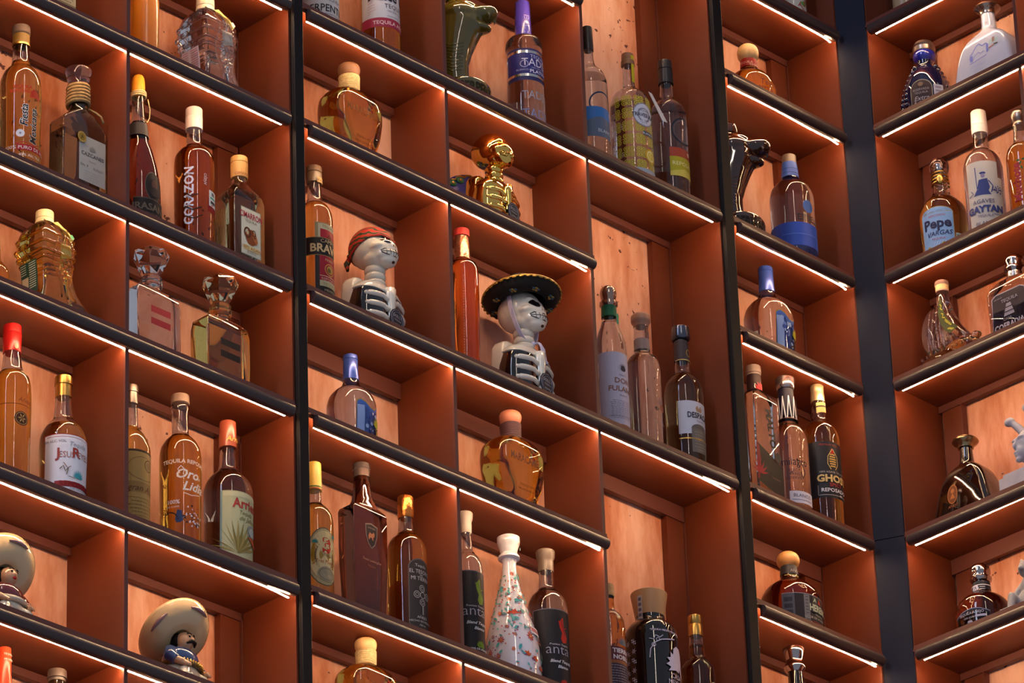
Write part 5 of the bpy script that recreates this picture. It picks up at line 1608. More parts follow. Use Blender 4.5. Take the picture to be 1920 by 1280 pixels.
# white one with a black sombrero
b = skeleton('E', 984, 680, 'white skeleton bust bottle under a wide black sombrero with gold scalloped trim', dep=.060)
k = b.k; hz = b.hz
M_FELT = mat('black_velvet', '#14100f', rough=.85, noise=.3, nscale=30)
M_TRIM = mat('gold_braid', '#c9a04c', rough=.35, metal=.6, noise=.5, nscale=220)
sombrero = empty('sombrero', b.base, b.rz, 'wide black sombrero with a gold scalloped brim worn by the white skeleton', 'hat')
mb = MB()
sec = [(0, 46), (40.5, 28), (41, 8), (43, 0), (50, -2), (62, 2), (70, 10), (73, 17), (74, 19), (73, 20.5), (70, 14), (61, 6), (50, 3), (44, 6), (42, 16), (37, 40), (25, 62), (0.5, 66)]
sec = [(40, 30), (41, 8), (44, 2), (52, 0), (62, 3), (69, 9), (73, 16), (75, 19), (74, 21), (70, 14), (61, 8), (50, 5), (45, 8), (42.5, 18), (38, 40), (26, 58), (4, 66)]
tl = Matrix.Rotation(rad(-7), 3, 'X') @ Matrix.Rotation(rad(2), 3, 'Y')
org = Vector((0, 0 * k, (hz + 22) * k))


def hatpt(r, z, t):
    return tuple(org + tl @ Vector((r * k * math.cos(t), r * k * math.sin(t), z * k)))


mb.rings([[hatpt(r, z, 2 * pi * j / 56) for j in range(56)] for r, z in sec], M_FELT, False, True)
# close the inner head hole lining
mb.rings([[hatpt(39.9, 30, 2 * pi * j / 56) for j in range(56)], [hatpt(30, 44, 2 * pi * j / 56) for j in range(56)], [hatpt(5, 52, 2 * pi * j / 56) for j in range(56)]], M_FELT, False, True)
mb.build('felt_hat', sombrero)
mb = MB()
mb.tube([hatpt(75, 19.5, 2 * pi * j / 72) for j in range(72)], 1.6 * k, M_TRIM, n=6, closed=True)
for j in range(36):
    t = 2 * pi * (j + .5) / 36
    c = hatpt(74.5, 17.6, t)
    mb.ball(c, 5.0 * k, 1.8 * k, 3.6 * k, M_TRIM, 8, 6, rot=tl @ Matrix.Rotation(t + pi / 2, 3, 'Z') @ Matrix.Rotation(-.9, 3, 'X'))
mb.build('scalloped_trim', sombrero)
mb = MB()
for j in range(8):
    t = 2 * pi * j / 8 + .3
    for q in range(5):
        mb.ball(hatpt(56 + 4 * math.cos(q * 1.3), 0.4 + .3 * q, t + .09 * math.sin(q * 1.3)), 4.5 * k, 2.6 * k, 1.4 * k, ink(['#8a7a3c', '#3c5a6a', '#b08a3c'][q % 3]), 8, 6)
mb.build('brim_embroidery', sombrero)
mb = MB()
M_CORD = mat('white_cotton_cord', '#c9c4dc', rough=.8)
for s_ in range(5):
    o_ = (s_ - 2) * 1.5
    pts = []
    for q in range(17):
        u = q / 16
        a = pi * u
        # from the left temple under the chin to the right temple
        x = -43 * math.cos(a); zz = (hz + 26) - (26 + 62) * math.sin(a) ** .9
        y = 2 - 12 * math.sin(a) + o_ * 1.3
        pts.append((x * k * (1.0 if abs(x) > 30 else 1.0), y * k, (zz + o_ * .4) * k))
    mb.tube(pts, 1.3 * k, M_CORD, n=6)
kx, ky, kz_ = 4, -26, hz - 64
mb.ball((kx * k, (ky + 8) * k, kz_ * k), 5 * k, 5 * k, 5 * k, M_CORD, 10, 8)
for s_ in range(6):
    o_ = (s_ - 2.5) * 2.2
    mb.tube([(kx * k, (ky + 6) * k, kz_ * k), ((kx + 7 + o_ * .6) * k, (ky - 2) * k, (kz_ + 1) * k), ((kx + 10 + o_) * k, (ky - 6) * k, (kz_ - 10) * k), ((kx + 11 + o_) * k, (ky - 9) * k, (kz_ - 30 - abs(o_)) * k), ((kx + 9 + o_ * 1.6) * k, (ky - 12) * k, (kz_ - 46 + o_) * k)], 1.4 * k, M_CORD, n=6)
mb.build('chin_cord', sombrero)


# ================================================================ ceramic figurines with sombreros
def charro(row, cx, cy, label, jacket, trousers, sash, seed, hat_rot=(0, 0), lady=False, dep=.060, turn=0.0, lip=None):
    b = Bottle('L', row, cx, cy, 'ceramic_figurine', label, 'figurine', dep=dep, rot=turn)
    k = b.s * .9
    V = lambda x, y, z: (x * k, y * k, z * k)
    SK = mat('glazed_skin', '#c99a74' if not lady else '#d9b8a4', rough=.15, coat=.7)
    HA = mat('glazed_cream_hat', '#d0b68c', rough=.12, coat=.8, noise=.1, nscale=18)
    JK = mat('glaze_' + jacket.strip('#'), jacket, rough=.12, coat=.8)
    TR = mat('glaze_' + trousers.strip('#'), trousers, rough=.15, coat=.8)
    SA = mat('glaze_' + sash.strip('#'), sash, rough=.3, coat=.5, bump=.4, nscale=150)
    # body, arms, hands and head in one skin
    mb = MB()
    mb.ball(V(0, 4, 30), 44 * k, 34 * k, 30 * k, SK, 24, 14)
    mb.ball(V(0, 2, 62), 36 * k, 27 * k, 30 * k, SK, 24, 14)
    mb.tube([V(0, -2, 78), V(0, -6, 108)], [16 * k, 13 * k], SK, n=16)
    mb.ball(V(0, -10, 112), 20 * k, 21 * k, 21 * k, SK, 20, 14)
    mb.ball(V(0, -31, 111), 4.5 * k, 6 * k, 5.5 * k, SK, 10, 8)
    for sx in (-1, 1):
        mb.tube([V(sx * 34, 0, 76), V(sx * 52, -10, 58), V(sx * 42, -36, 44)], [11 * k, 10 * k, 8 * k], SK, n=12)
        mb.ball(V(sx * 38, -40, 41), 8 * k, 8 * k, 7 * k, SK, 12, 8)
        for f in range(4):
            mb.tube([V(sx * (34 + 2.6 * f), -46, 43 - f), V(sx * (33 + 2.6 * f), -51, 39 - f), V(sx * (33 + 2.4 * f), -50, 34 - f)], [2.3 * k, 2.1 * k, 1.6 * k], SK, n=6)
        mb.tube([V(sx * 33, -42, 45), V(sx * 29, -48, 43)], [2.6 * k, 2 * k], SK, n=6)
    vs, fs = voxel_union(mb, 0.0021, 4)
    m = MB(); m.add(vs, fs, SK); body = m.build('body', b.root)
    # trousers / skirt
    mb = MB()
    mb.ball(V(0, 1, 31), 55 * k, 41 * k, 32 * k, TR, 26, 14)
    for sx in (-1, 1):
        mb.tube([V(sx * 18, -14, 34), V(sx * 34, -34, 24), V(sx * 42, -40, 12)], [17 * k, 15 * k, 12 * k], TR, n=14)
        mb.ball(V(sx * 44, -46, 8.4), 12 * k, 17 * k, 8 * k, TR, 14, 10)
    vs, fs = voxel_union(mb, 0.0022, 5)
    m = MB(); m.add([(x, y, max(z, 0.0)) for x, y, z in vs], fs, TR); m.build('skirt' if lady else 'trousers', b.root)
    # jacket
    mb = MB()
    mb.ball(V(0, 0, 68), 48 * k, 36 * k, 31 * k, JK, 26, 14)
    for sx in (-1, 1):
        mb.tube([V(sx * 36, 0, 80), V(sx * 52, -8, 62), V(sx * 48, -22, 50)], [15 * k, 14.5 * k, 12 * k], JK, n=14)
    mb.tube([V(0, -2, 84), V(0, -4, 96)], [20 * k, 17 * k], JK, n=18)
    vs, fs = voxel_union(mb, 0.0021, 4)
    m = MB(); m.add(vs, fs, JK); m.build('blouse' if lady else 'jacket', b.root)
    # belt or sash
    m = MB()
    m.tube([(49 * k * math.cos(t), (0 + 37 * math.sin(t)) * k, (52 + 3 * math.cos(t)) * k) for t in [2 * pi * j / 30 for j in range(30)]], 6.5 * k, SA, n=10, closed=True)
    m.build('sash' if lady else 'cartridge_belt', b.root)
    if not lady:
        m = MB()
        for j in range(16):
            t = -2.7 + 2.2 * j / 15
            m.tube([(55.5 * k * math.cos(t), (43 * math.sin(t)) * k, (48) * k), (55.5 * k * math.cos(t), (43 * math.sin(t)) * k, 57 * k)], 1.6 * k, ink('brass'), n=6)
        m.build('cartridges', b.root)
    # face
    m = MB(); BK = ink('#14100e')
    for sx in (-1, 1):
        m.ball(V(sx * 7.5, -29, 117), 3.2 * k, 2 * k, 2.2 * k, BK, 10, 6)
        m.tube([V(sx * 3, -30.5, 122), V(sx * 8, -29.5, 124), V(sx * 13, -26, 122)], 1.3 * k, BK, n=6)
    m.build('eyes', body)
    m = MB()
    if lady:
        m.ball(V(0, -30, 103), 5 * k, 2.6 * k, 2.8 * k, ink('#a81420'), 10, 8); m.build('lips', body)
        m = MB()
        m.ball(V(0, 2, 114), 23 * k, 21 * k, 23 * k, BK, 20, 12); m.build('hair', b.root)
    else:
        m.tube([V(-14, -26, 100), V(-7, -32, 105), V(0, -33, 106), V(7, -32, 105), V(14, -26, 100)], [2 * k, 4.4 * k, 4.4 * k, 4.4 * k, 2 * k], BK, n=8); m.build('moustache', body)
        m = MB()
        m.ball(V(0, 3, 113), 21.6 * k, 20 * k, 21 * k, BK, 20, 12); m.build('hair', b.root)
    # great hat, tipped back
    m = MB()
    t = Matrix.Rotation(rad(hat_rot[0]), 3, 'X') @ Matrix.Rotation(rad(hat_rot[1]), 3, 'Y')
    o = Vector(V(0, 2, 122))
    P = lambda r, z, a: tuple(o + t @ Vector((r * k * math.cos(a), r * k * math.sin(a), z * k)))
    sec = [(4, 6), (20, 5), (22, -3), (26, -6), (40, -6), (56, -2), (68, 8), (74, 20), (76, 25), (73, 27), (66, 16), (52, 6), (36, 3), (28, 6), (24, 26), (16, 40), (3, 44)]
    sec = [(a * (1.1 if a > 30 else 1), z) for a, z in sec]
    m.rings([[P(r, z, 2 * pi * j / 48) for j in range(48)] for r, z in sec], HA, True, True)
    ho = m.build('sombrero', b.root)
    PK = mat('glaze_mauve', '#8a6a70', rough=.15, coat=.7)
    for j in range(2):
        m = MB()
        a0 = -pi / 2 + (j - 1) * 1.5
        pts = [P(73, 6.0, a0 - .35 + .7 * q / 10) for q in range(11)]
        m.tube([tuple(Vector(p) + t @ Vector((0, 0, -.0015))) for p in pts], [1.5 * k + 3.2 * k * math.sin(pi * q / 10) for q in range(11)], PK, n=8)
        m.build('painted_band', ho)
    return b


charro('H', 338, 1240, 'seated moustached figurine in a blue jacket under a huge cream sombrero', '#2c4678', '#c4b8a2', '#54401c', 1, hat_rot=(-42, 8), turn=.25)
charro('H', 8, 1110, 'seated lady figurine in a maroon blouse under a cream sombrero, at the left edge', '#5c1c24', '#b9b4a4', '#c4bca8', 2, hat_rot=(-50, 10), lady=True, turn=.1)
# ================================================================ narrow corner bay
b = Bottle('L', 'A', 1486, 10, 'liquor_bottle', 'white printed bottle cut by the top edge above the corner bay, green and red print', dep=.06)
b.lathe('glass_body', [(-130, 10), (-110, 11), (-100, 20), (-85, 26), (60, 26)], mat('milk_glass', '#c4bcb0', rough=.15, coat=.6), to_base=True)
b.lathe('cap', [(-142, 12), (-130, 12)], M_CORK, smooth=False)
b.decal('label', [('ell', -14, -2, 9, 7, '#3c8a3c'), ('ell', -8, -10, 7, 5, '#a83028'), T('Tequila', 12, 4, 12, '#a8402c', shear=.35, rot=60), ('ell', 0, 10, 6, 4, '#5c9a4c')])

b = Bottle('L', 'B', 1406, 160, 'tequila_bottle', 'round amber bottle with a cream ball stopper and red neck band, in the corner bay')
b.lathe('glass_body', [(116, 15), (132, 16), (138, 22), (147, 34), (160, 44), (180, 49), (215, 49)], G['amber'], to_base=True)
b.lathe('ball_stopper', [(86, 6), (88, 12), (94, 18.5), (102, 20.5), (110, 19), (116, 15)], M_WOOD, smooth=True)
b.band('red_neck_band', 116, 131, 15.4, '#8c1c1c', hw2=16.6)
b.decal('neck_print', [T('TEQUILA', 0, 127, 4, '#d8a090'), T('TEQUILA', -20, 122, 4, '#d8a090'), RC(-30, 30, 131, 136, '#2c2428')], R=b.r(16.9), local_surf=('round', [(0, b.r(16.9)), (.4, b.r(16.9))]))
b.decal('glass_print', [T('Tequila', 2, 166, 11, '#8a3c3c', shear=.2, sx=.9), T('REPOSADO', 0, 176, 6, '#8a3c3c')])

serpent('L', 'C', 1381, 400, mat('brown_glazed_ceramic', '#33180c', rough=.08, coat=.9), 'dark brown glossy snake-shaped bottle on a drum base, in the corner bay', '#140a08')

b = Bottle('L', 'C', 1486, 400, 'tequila_bottle', 'clear bottle with blue neck band, blue oval print and blue base, in the corner bay')
b.lathe('glass_body', [(308, 13), (336, 16), (344, 20), (352, 31), (364, 39), (380, 42), (470, 42)], G['teal'], to_base=True, fill=350)
b.lathe('cap', [(294, 13.4), (295, 14), (310, 14)], mat('umber_screw_cap', '#5c4c44', rough=.4), smooth=False, round_top=1.5)
b.band('blue_neck_band', 309, 337, 14.2, '#3454a4', hw2=16.8)
b.decal('neck_stripes', [('line', [(-30, 318), (30, 318)], 1, '#20346c'), ('line', [(-30, 326), (30, 326)], 1, '#20346c')], R=b.r(16.6), local_surf=('round', [(0, b.r(16.9)), (.4, b.r(16.9))]))
b.decal('printed_label', [('ell', -4, 392, 12, 12, '#2c58a0'), T('ESTRELLA', 0, 420, 11, '#2a2630', sx=.72, bold=.03)])
b.band('blue_base_paint', 437, 480, 43, '#2c50b4', hw2=43)
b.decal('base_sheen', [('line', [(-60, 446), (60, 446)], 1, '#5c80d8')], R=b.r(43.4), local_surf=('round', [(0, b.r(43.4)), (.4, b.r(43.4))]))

b = Bottle('L', 'E', 1420, 820, 'tequila_bottle', 'flat-sided clear bottle with red and black label and dark printed neck, beside the post')
b.loft('glass_body', [(700, 13, 13, 13), (734, 14, 14, 13), (742, 20, 18, 8), (752, 34, 26, 7), (762, 37, 28, 7), (910, 35, 26, 7)], G['clear'], to_base=True, hollow=False)
b.lathe('cap', [(688, 14.4), (689, 15), (702, 15), (703, 13.6), (706, 13.6)], mat('taupe_cap', '#7a6a64', rough=.4), smooth=False, round_top=2)
b.band('neck_wrap', 704, 740, 13.4, '#2c1c20', hw2=14.4)
b.decal('neck_leaf', agave(0, 732, 16, '#a8202c', 7, 2.6), R=b.r(14.8), local_surf=('round', [(0, b.r(14.8)), (.4, b.r(14.8))]))
b.decal('paper_label', [('poly', [(-36, 838), (-30, 840), (36, 868), (36, 930), (-36, 910)], '#1a1216'), ('poly', [(-36, 838), (-28, 844), (-24, 870), (-30, 906), (-36, 908)], '#7c1420')] + agave(-28, 896, 30, '#981a28', 7, 2.4) +
        [T('MALTO', -2, 806, 15, '#1e1a1c', rot=-82, bold=.04), T('TEQUILA', 14, 898, 3.6, '#7a5054'), ('ell', 22, 854, 9, 9, '#2a262a')])

b = Bottle('L', 'E', 1481, 860, 'tequila_bottle', 'clear bottle with a silver cap and tall navy neck sleeve of white flame lines', dep=.052, rot=-0.6)
b.lathe('glass_body', [(726, 14), (786, 16), (790, 17), (794, 21), (798, 18), (802, 20), (810, 28), (824, 34), (840, 36), (945, 35.5)], G['clear'], to_base=True, fill=850, hollow=False)
b.lathe('silver_cap', [(710, 17), (712, 18.6), (722, 18), (730, 17), (732, 15)], mat('brushed_silver', '#a09aa0', rough=.2, metal=.9), smooth=False, round_top=1.5)
b.band('neck_sleeve', 733, 786, 14.6, '#16162c', hw2=16.6)
its = []
for x in (-22, -11, 0, 11, 22):
    its += [('line', [(x - 4, 784), (x - 2, 764), (x, 742)], 1.7, '#d8d8e4'), ('line', [(x + 4, 784), (x + 2, 764), (x, 742)], 1.7, '#d8d8e4')]
b.decal('flame_lines', its, R=b.r(16.9), local_surf=('round', [(0, b.r(16.9)), (.4, b.r(16.9))]))
b.decal('script_print', [T('milagro', 0, 872, 15, '#1c1c30', sx=.72), ('line', [(14, 868), (20, 884), (14, 896), (10, 884)], 1.6, '#1c1c30'), T('SELECT', -4, 884, 5, '#3c3c50'), T('BARREL', -4, 891, 5, '#3c3c50'), T('RESERVE', -4, 898, 5, '#3c3c50'),
                         RC(-14, 40, 920, 942, '#c8c8dc'), T('BLANCO', 12, 931, 6, '#4a4a6a'), ('line', [(-10, 936), (32, 936)], .8, '#4a4a6a')])

b = Bottle('L', 'E', 1542, 880, 'tequila_bottle', 'gold bottle with a black label and beehive-like emblem, nearest the navy corner post', dep=.040, rot=-0.3)
b.lathe('glass_body', [(748, 12), (788, 14), (794, 17), (804, 26), (816, 33), (832, 36), (962, 35)], G['gold'], to_base=True, fill=800)
b.lathe('cap', [(724, 12.6), (725, 13), (733, 13), (734, 12.4), (742, 13), (756, 13.6)], mat('bronze_cap', '#b09a78', rough=.3, metal=.6), smooth=False, round_top=2)
b.decal('neck_label', [('poly', [(-12, 756), (10, 753), (10, 772), (-12, 775)], '#c4ac6c'), ('poly', [(-12, 762), (10, 759), (10, 762), (-12, 765)], '#3c3024')], R=b.r(14.4), local_surf=('round', [(0, b.r(14.4)), (.4, b.r(14.4))]))
its = [RC(-54, 46, 830, 934, '#211f26'), T('PREMIUM TEQUILA', 0, 838, 3.6, '#8c2c2c'), ('poly', [(-3, 846), (0, 842), (4, 846), (4, 852), (-3, 852)], '#b01c1c')]
for q in range(6):
    its.append(('line', [(-7 + abs(2.5 - q) * .8, 854 + 4.4 * q), (8 - abs(2.5 - q) * .8, 854 + 4.4 * q)], 2.6, '#b8914c'))
its += [('line', [(0, 844), (-9, 858), (-10, 872), (-4, 882)], 1.2, '#c8a86c'), ('line', [(1, 844), (10, 858), (11, 872), (5, 882)], 1.2, '#c8a86c'), T('100% AGAVE TEQUILA', 0, 889, 3.4, '#a8a0a0'), T('GHOST', 2, 905, 12.5, '#c8a86c', bold=.04), T('SPICY', 4, 914, 6.5, '#8c1c20', bold=.02), T('REPOSADO', 2, 924, 6.5, '#c8c4cc', bold=.02),
        ('line', [(-30, 912), (-30, 930), (40, 930)], .8, '#a8a0a0'), ('ell', 14, 929, 3, 2, '#a8a0a0')]
b.decal('paper_label', its)

b = Bottle('L', 'F', 1482, 1120, 'tequila_bottle', 'round dark brown bottle with an orange-brown wooden ball stopper, in the corner bay')
b.lathe('glass_body', [(1060, 15), (1088, 18), (1094, 24), (1102, 38), (1114, 50), (1130, 57), (1175, 57)], G['brown'], to_base=True)
b.lathe('ball_stopper', [(1037, 6), (1039, 13), (1045, 20), (1053, 22), (1060, 20), (1066, 15)], mat('oak_ball', '#c28c54', rough=.35, noise=.3, nscale=40), smooth=True)
b.band('neck_label', 1062, 1082, 15.4, '#2c2a30', hw2=17.2)
b.decal('neck_print', [('line', [(-24, 1080), (24, 1080)], 1.4, '#a08850'), T('AÑEJO', 0, 1074, 5, '#8a8490')], R=b.r(17.4), local_surf=('round', [(0, b.r(17.4)), (.4, b.r(17.4))]))
b.decal('paper_label', [RC(-66, 60, 1118, 1185, '#221f28'), RC(-66, -42, 1118, 1185, '#4c5060'), RC(-24, -12, 1120, 1185, '#6a6a70'), RC(-66, 60, 1118, 1119, '#8a8a94')] + [RC(-62, -46, 1126 + 12 * q, 1134 + 12 * q, '#2c3044') for q in range(5)] + [('line', [(-21, 1124 + 6 * q), (-15, 1124 + 6 * q)], 1, '#2a2a30') for q in range(9)] +
        [('ell', 0, 1128, 8, 8, '#14141a'), ('poly', [(-4, 1131), (0, 1123), (4, 1131)], '#9ab0a0'), ('poly', [(8, 1132), (12, 1122), (18, 1132)], '#a83828'), RC(-8, 50, 1134, 1150, '#2a3036'), T('HERENCIA', 18, 1148, 12, '#a8b4a0', sx=.7, bold=.03), T('TEQUILA', 10, 1156, 3.6, '#a8a49c'),
         T('LICOR DE AGAVE', 0, 1163, 4, '#a8a49c'), ('line', [(-8, 1168), (48, 1168)], 1, '#8a3028')])

b = Bottle('L', 'G', 1491, 1262, 'tequila_bottle', 'dark bottle neck with a flared silver stopper, cut by the bottom edge')
b.lathe('glass_body', [(1262, 14), (1300, 15), (1330, 34), (1400, 38)], G['black'], to_base=True)
b.lathe('flared_stopper', [(1216, 20), (1218, 21.4), (1232, 18), (1243, 15.4), (1248, 19), (1252, 21), (1256, 20), (1262, 15)], mat('mirror_silver', '#b4acac', rough=.06, metal=1.0), smooth=True, round_top=2)

# ================================================================ right-hand wall
b = Bottle('R', 'A', 1697, 0, 'liquor_bottle', 'beige bottle base just showing at the top edge right of the navy post', dep=.05)
b.lathe('glass_body', [(-140, 10), (-100, 11), (-80, 20), (-60, 24), (20, 24)], mat('beige_glaze', '#9c8468', rough=.3, coat=.4), to_base=True)
b.lathe('cap', [(-160, 12), (-140, 12)], M_CORK, smooth=False)

b = Bottle('R', 'B', 1737, 150, 'tequila_bottle', 'cobalt-black bottle with beaded sides, pewter cap and dark arched label', rot=0.5)
b.lathe('glass_body', [(96, 16), (112, 17), (120, 16), (126, 15), (132, 19), (136, 24), (146, 32), (160, 40), (180, 46), (200, 47), (225, 46)], mat('navy_glass', '#0b1230'), to_base=True)
b.lathe('neck_bulb', [(102, 19), (106, 21.5), (110, 22), (115, 20), (119, 16)], mat('cobalt_glaze', '#1c2488', rough=.08, coat=.8), smooth=True)
b.lathe('pewter_cap', [(83, 17), (84, 19), (90, 21), (92, 19), (94, 21.5), (101, 20.5), (103, 18)], mat('aged_pewter', '#8a7c74', rough=.3, metal=.9), smooth=False, round_top=1.5)
mb = MB(); NB = MATS['navy_glass']
for side_ in (-1, 1):
    for q in range(9):
        t = q / 8
        hw = 24 + 24 * math.sin(t * pi / 2)
        z = b.z(134 + 72 * t)
        a = b.phic + side_ * rad(88 - 0)
        for da in (0, -.55, .5):
            aa = a + da
            mb.ball((b.r(hw - 1) * math.sin(aa), -b.r(hw - 1) * math.cos(aa), z), b.r(6.0 - (1 if da else 0)), m=NB, nu=12, nv=8)
mb.build('moulded_beads', b.root)
b.decal('arched_label', [('ell', -2, 168, 22, 18, '#8a8478'), RC(-24, 20, 168, 222, '#8a8478'), ('ell', -2, 168, 20.6, 16.4, '#2c1c22'), RC(-22.6, 18.6, 168, 222, '#2c1c22'), ('ell', -2, 160, 5, 4, '#6a5444'), T('RESERVADA', -2, 172, 4.4, '#8a8088', sx=.8), T('TEQUILA', -2, 178, 3.8, '#8a8088'), T('Extra', -2, 190, 8, '#a89ca4', shear=.3), T('Añejo', -2, 201, 10, '#a89ca4', shear=.3)], phi=-.05)
b.decal('tax_seal', [RC(-9, 11, 162, 192, '#a0a2b4')] + [RC(-6, 6, 166 + 7 * q, 169 + 7 * q, '#7c7488') for q in range(4)], phi=.62)

b = Bottle('R', 'B', 1858, 90, 'tequila_bottle', 'frosted white flask with a broad silver disc stopper and faint blue landscape print')
b.loft('glass_body', [(26, 13, 13, 13), (48, 14, 14, 14), (58, 15, 15, 15), (66, 22, 20, 14), (78, 42, 27, 12), (92, 54, 31, 12), (110, 61, 33, 12), (140, 68, 35, 12), (160, 72, 36, 12)], G['frost'], to_base=True, smooth=True)
b.lathe('disc_stopper', [(13, 22), (15, 24), (18, 25), (21, 22), (25, 16), (30, 15)], mat('brushed_nickel', '#a89c90', rough=.2, metal=.95), smooth=True, round_top=1)
b.decal('neck_print', [T('CASA', 0, 46, 3.4, '#8a8a9a')], R=b.r(14.6), local_surf=('round', [(0, b.r(14.6)), (.4, b.r(14.6))]))
BL = '#6c74c0'
b.decal('landscape_print', [('line', [(-26, 104), (-24, 96), (-18, 92), (-10, 84), (-4, 82), (4, 88), (12, 86), (18, 90), (16, 104)], 1.6, BL), ('line', [(-20, 108), (-14, 100), (-6, 96), (0, 100), (8, 98)], 1, BL), RC(-25, -19, 98, 108, BL), RC(14, 19, 90, 102, BL), ('line', [(-26, 112), (-10, 110), (14, 108)], 1, BL), T('REPOSADO', -6, 122, 4.6, '#9aa0cc'), T('TEQUILA', -6, 130, 3.4, '#9aa0cc')])
b.decal('tax_seal', [RC(20, 42, 84, 92, '#9ab0b8'), RC(28, 34, 82, 90, '#8a6a60'), ('line', [(20, 98), (32, 96)], 2.2, '#a86848'), ('line', [(32, 95), (42, 96)], 2.2, '#3c3430')])

b = Bottle('R', 'C', 1768, 400, 'tequila_bottle', 'golden round bottle with a glass ball stopper and a pale blue label', rot=0.38)
b.lathe('glass_body', [(334, 14), (366, 17), (374, 22), (384, 33), (396, 42), (412, 45), (475, 43)], G['gold'], to_base=True, fill=380)
b.lathe('glass_ball', [(300, 8), (303, 14), (310, 18.5), (318, 19), (326, 16), (330, 13)], G['clear'], smooth=True)
b.lathe('chrome_core', [(308, 8), (312, 12), (322, 12), (326, 9)], mat('mirror_silver', '#b4acac'), smooth=True)
b.wrap('gold_wire', 328, 352, 16.6, 4, ink('gold'), thick=1.6, hw2=15)
mb = MB(); a = b.phic
mb.ball((b.r(17) * math.sin(a), -b.r(17) * math.cos(a), b.z(345)), b.r(7), b.r(3), b.r(10), ink('gold'), 12, 8, rot=Matrix.Rotation(a, 3, 'Z')); mb.build('neck_medal', b.root)
b.decal('paper_label', [('ell', -2, 398, 33, 10, '#a8905c'), RC(-36, 32, 398, 480, '#a8905c'), ('ell', -2, 399, 32, 9.6, '#84a8d4'), RC(-34.6, 30.6, 399, 480, '#84a8d4'), T('REPOSADO', 0, 407, 4, '#b05858'), T('Pepe', -1, 427, 17, '#26284c', bold=.035), T('VARGAS', 2, 441, 8, '#2c3058', shear=.2, bold=.01), T('TEQUILA', 0, 449, 4, '#a85c68'),
        ('ell', -20, 462, 4, 4, '#9a8a4c'), ('ell', 10, 458, 5, 4, '#9a8a4c'), T('100% AGAVE', -10, 468, 3.6, '#2c3058')] + [('line', [(-14 + 5 * q, 470), (-6 + 5 * q, 452)], .5, '#c4d4ec') for q in range(7)])
b.decal('tax_seal', [RC(-7, 9, 440, 462, '#b0bab0')] + [RC(-5, 7, 443 + 6 * q, 446 + 6 * q, '#5c8a7c') for q in range(3)], phi=.95)

b = Bottle('R', 'C', 1846, 350, 'tequila_bottle', 'clear bottle with a tall white cap and cream label with a blue horseman', rot=0.6)
b.lathe('glass_body', [(250, 13), (280, 15), (286, 17), (294, 27), (306, 34), (322, 37.5), (430, 37)], G['clear'], to_base=True, fill=285)
b.lathe('white_cap', [(211, 14.6), (212, 15.4), (238, 15.6), (238.6, 15), (239.4, 15.8), (254, 15.4)], mat('white_plastic_cap', '#d8ccc8', rough=.4), smooth=False, round_top=2)
NV = '#34407c'
its = [RC(-34, 30, 303, 332, '#c4bdb4'), RC(-34, 40, 332, 440, '#c4bdb4')]
its += [('line', [(-14, 314), (-12, 362)], 1.6, NV), ('ell', 0, 326, 6, 2.4, NV), ('ell', 0, 331, 4, 4, '#8a80a0'), ('poly', [(-8, 338), (8, 336), (12, 352), (6, 366), (-6, 366), (-12, 352)], NV), ('poly', [(-20, 366), (-12, 354), (-4, 364), (4, 352), (14, 366)], NV), ('line', [(10, 340), (18, 350), (14, 362)], 2, NV)]
for q in range(26):
    its.append(('ell', 26 + random.uniform(-9, 9), 356 + random.uniform(-7, 7), 1.3, 1.1, NV))
its += [('line', [(-30, 366), (-20, 362), (-24, 356)], 1.4, NV), T('AGAVES', -2, 382, 7.5, '#3c3c6c', sx=.9), T('GAYTAN', 0, 398, 11.5, NV, sx=.88, bold=.05), T('TEQUILA', 0, 407, 4.4, '#3c3c6c'), ('line', [(14, 402), (24, 404), (32, 402)], 1, NV), T('·BLANCO·', 2, 422, 6.4, '#3c3c6c'), T('100% DE AGAVE', 2, 429, 3.4, '#5c5c84')]
b.decal('paper_label', its)

b = Bottle('R', 'C', 1921, 320, 'tequila_bottle', 'amber bottle with pink-red handwriting and a pewter knob, cut off by the right edge', rot=0.5)
b.lathe('glass_body', [(236, 14), (268, 16), (274, 20), (284, 29), (300, 33), (330, 33), (440, 32)], G['amber'], to_base=True, fill=276)
b.lathe('knob', [(208, 8), (210, 13), (218, 17), (226, 16), (232, 13), (236, 15), (240, 14)], mat('aged_pewter', '#8a7c74'), smooth=True)
b.decal('handwriting', [T('Muchote', -4, 340, 14, '#a82c34', rot=90, bold=.04), T('Reposado', 10, 350, 9, '#a82c34', rot=90)] + [leaf(-10 + 6 * q, 300 + 9 * (q % 3), 8, 60 * q, '#3c6a34') for q in range(5)])

# ship shaped bottle
b = Bottle('R', 'D', 1772, 610, 'ship_bottle', 'gold-filled glass bottle shaped like a sailing ship with a green sail label', 'bottle', dep=.066)
k = b.s
GS = G['paleamber']
Vz = lambda x, y, yp: (x * k, y * k, b.z(yp))
mb = MB()
mb.tube([Vz(0, 0, 541), Vz(0, 0, 575), Vz(-2, 0, 610), Vz(-2, 0, 655)], [11 * k, 13 * k, 13 * k, 14 * k], GS, n=16)
mb.ball(Vz(-26, 0, 618), 30 * k, 15 * k, 52 * k, GS, 22, 16)
mb.ball(Vz(-12, 0, 600), 22 * k, 14 * k, 34 * k, GS, 20, 14)
mb.tube([Vz(4, 0, 572), Vz(10, 0, 596), Vz(22, 0, 622), Vz(40, 0, 642), Vz(52, 0, 650)], [11 * k, 13 * k, 14 * k, 13 * k, 9 * k], GS, n=14)
mb.ball(Vz(-4, 0, 678), 62 * k, 24 * k, 26 * k, GS, 26, 14)
mb.ball(Vz(34, 0, 664), 42 * k, 20 * k, 17 * k, GS, 22, 12)
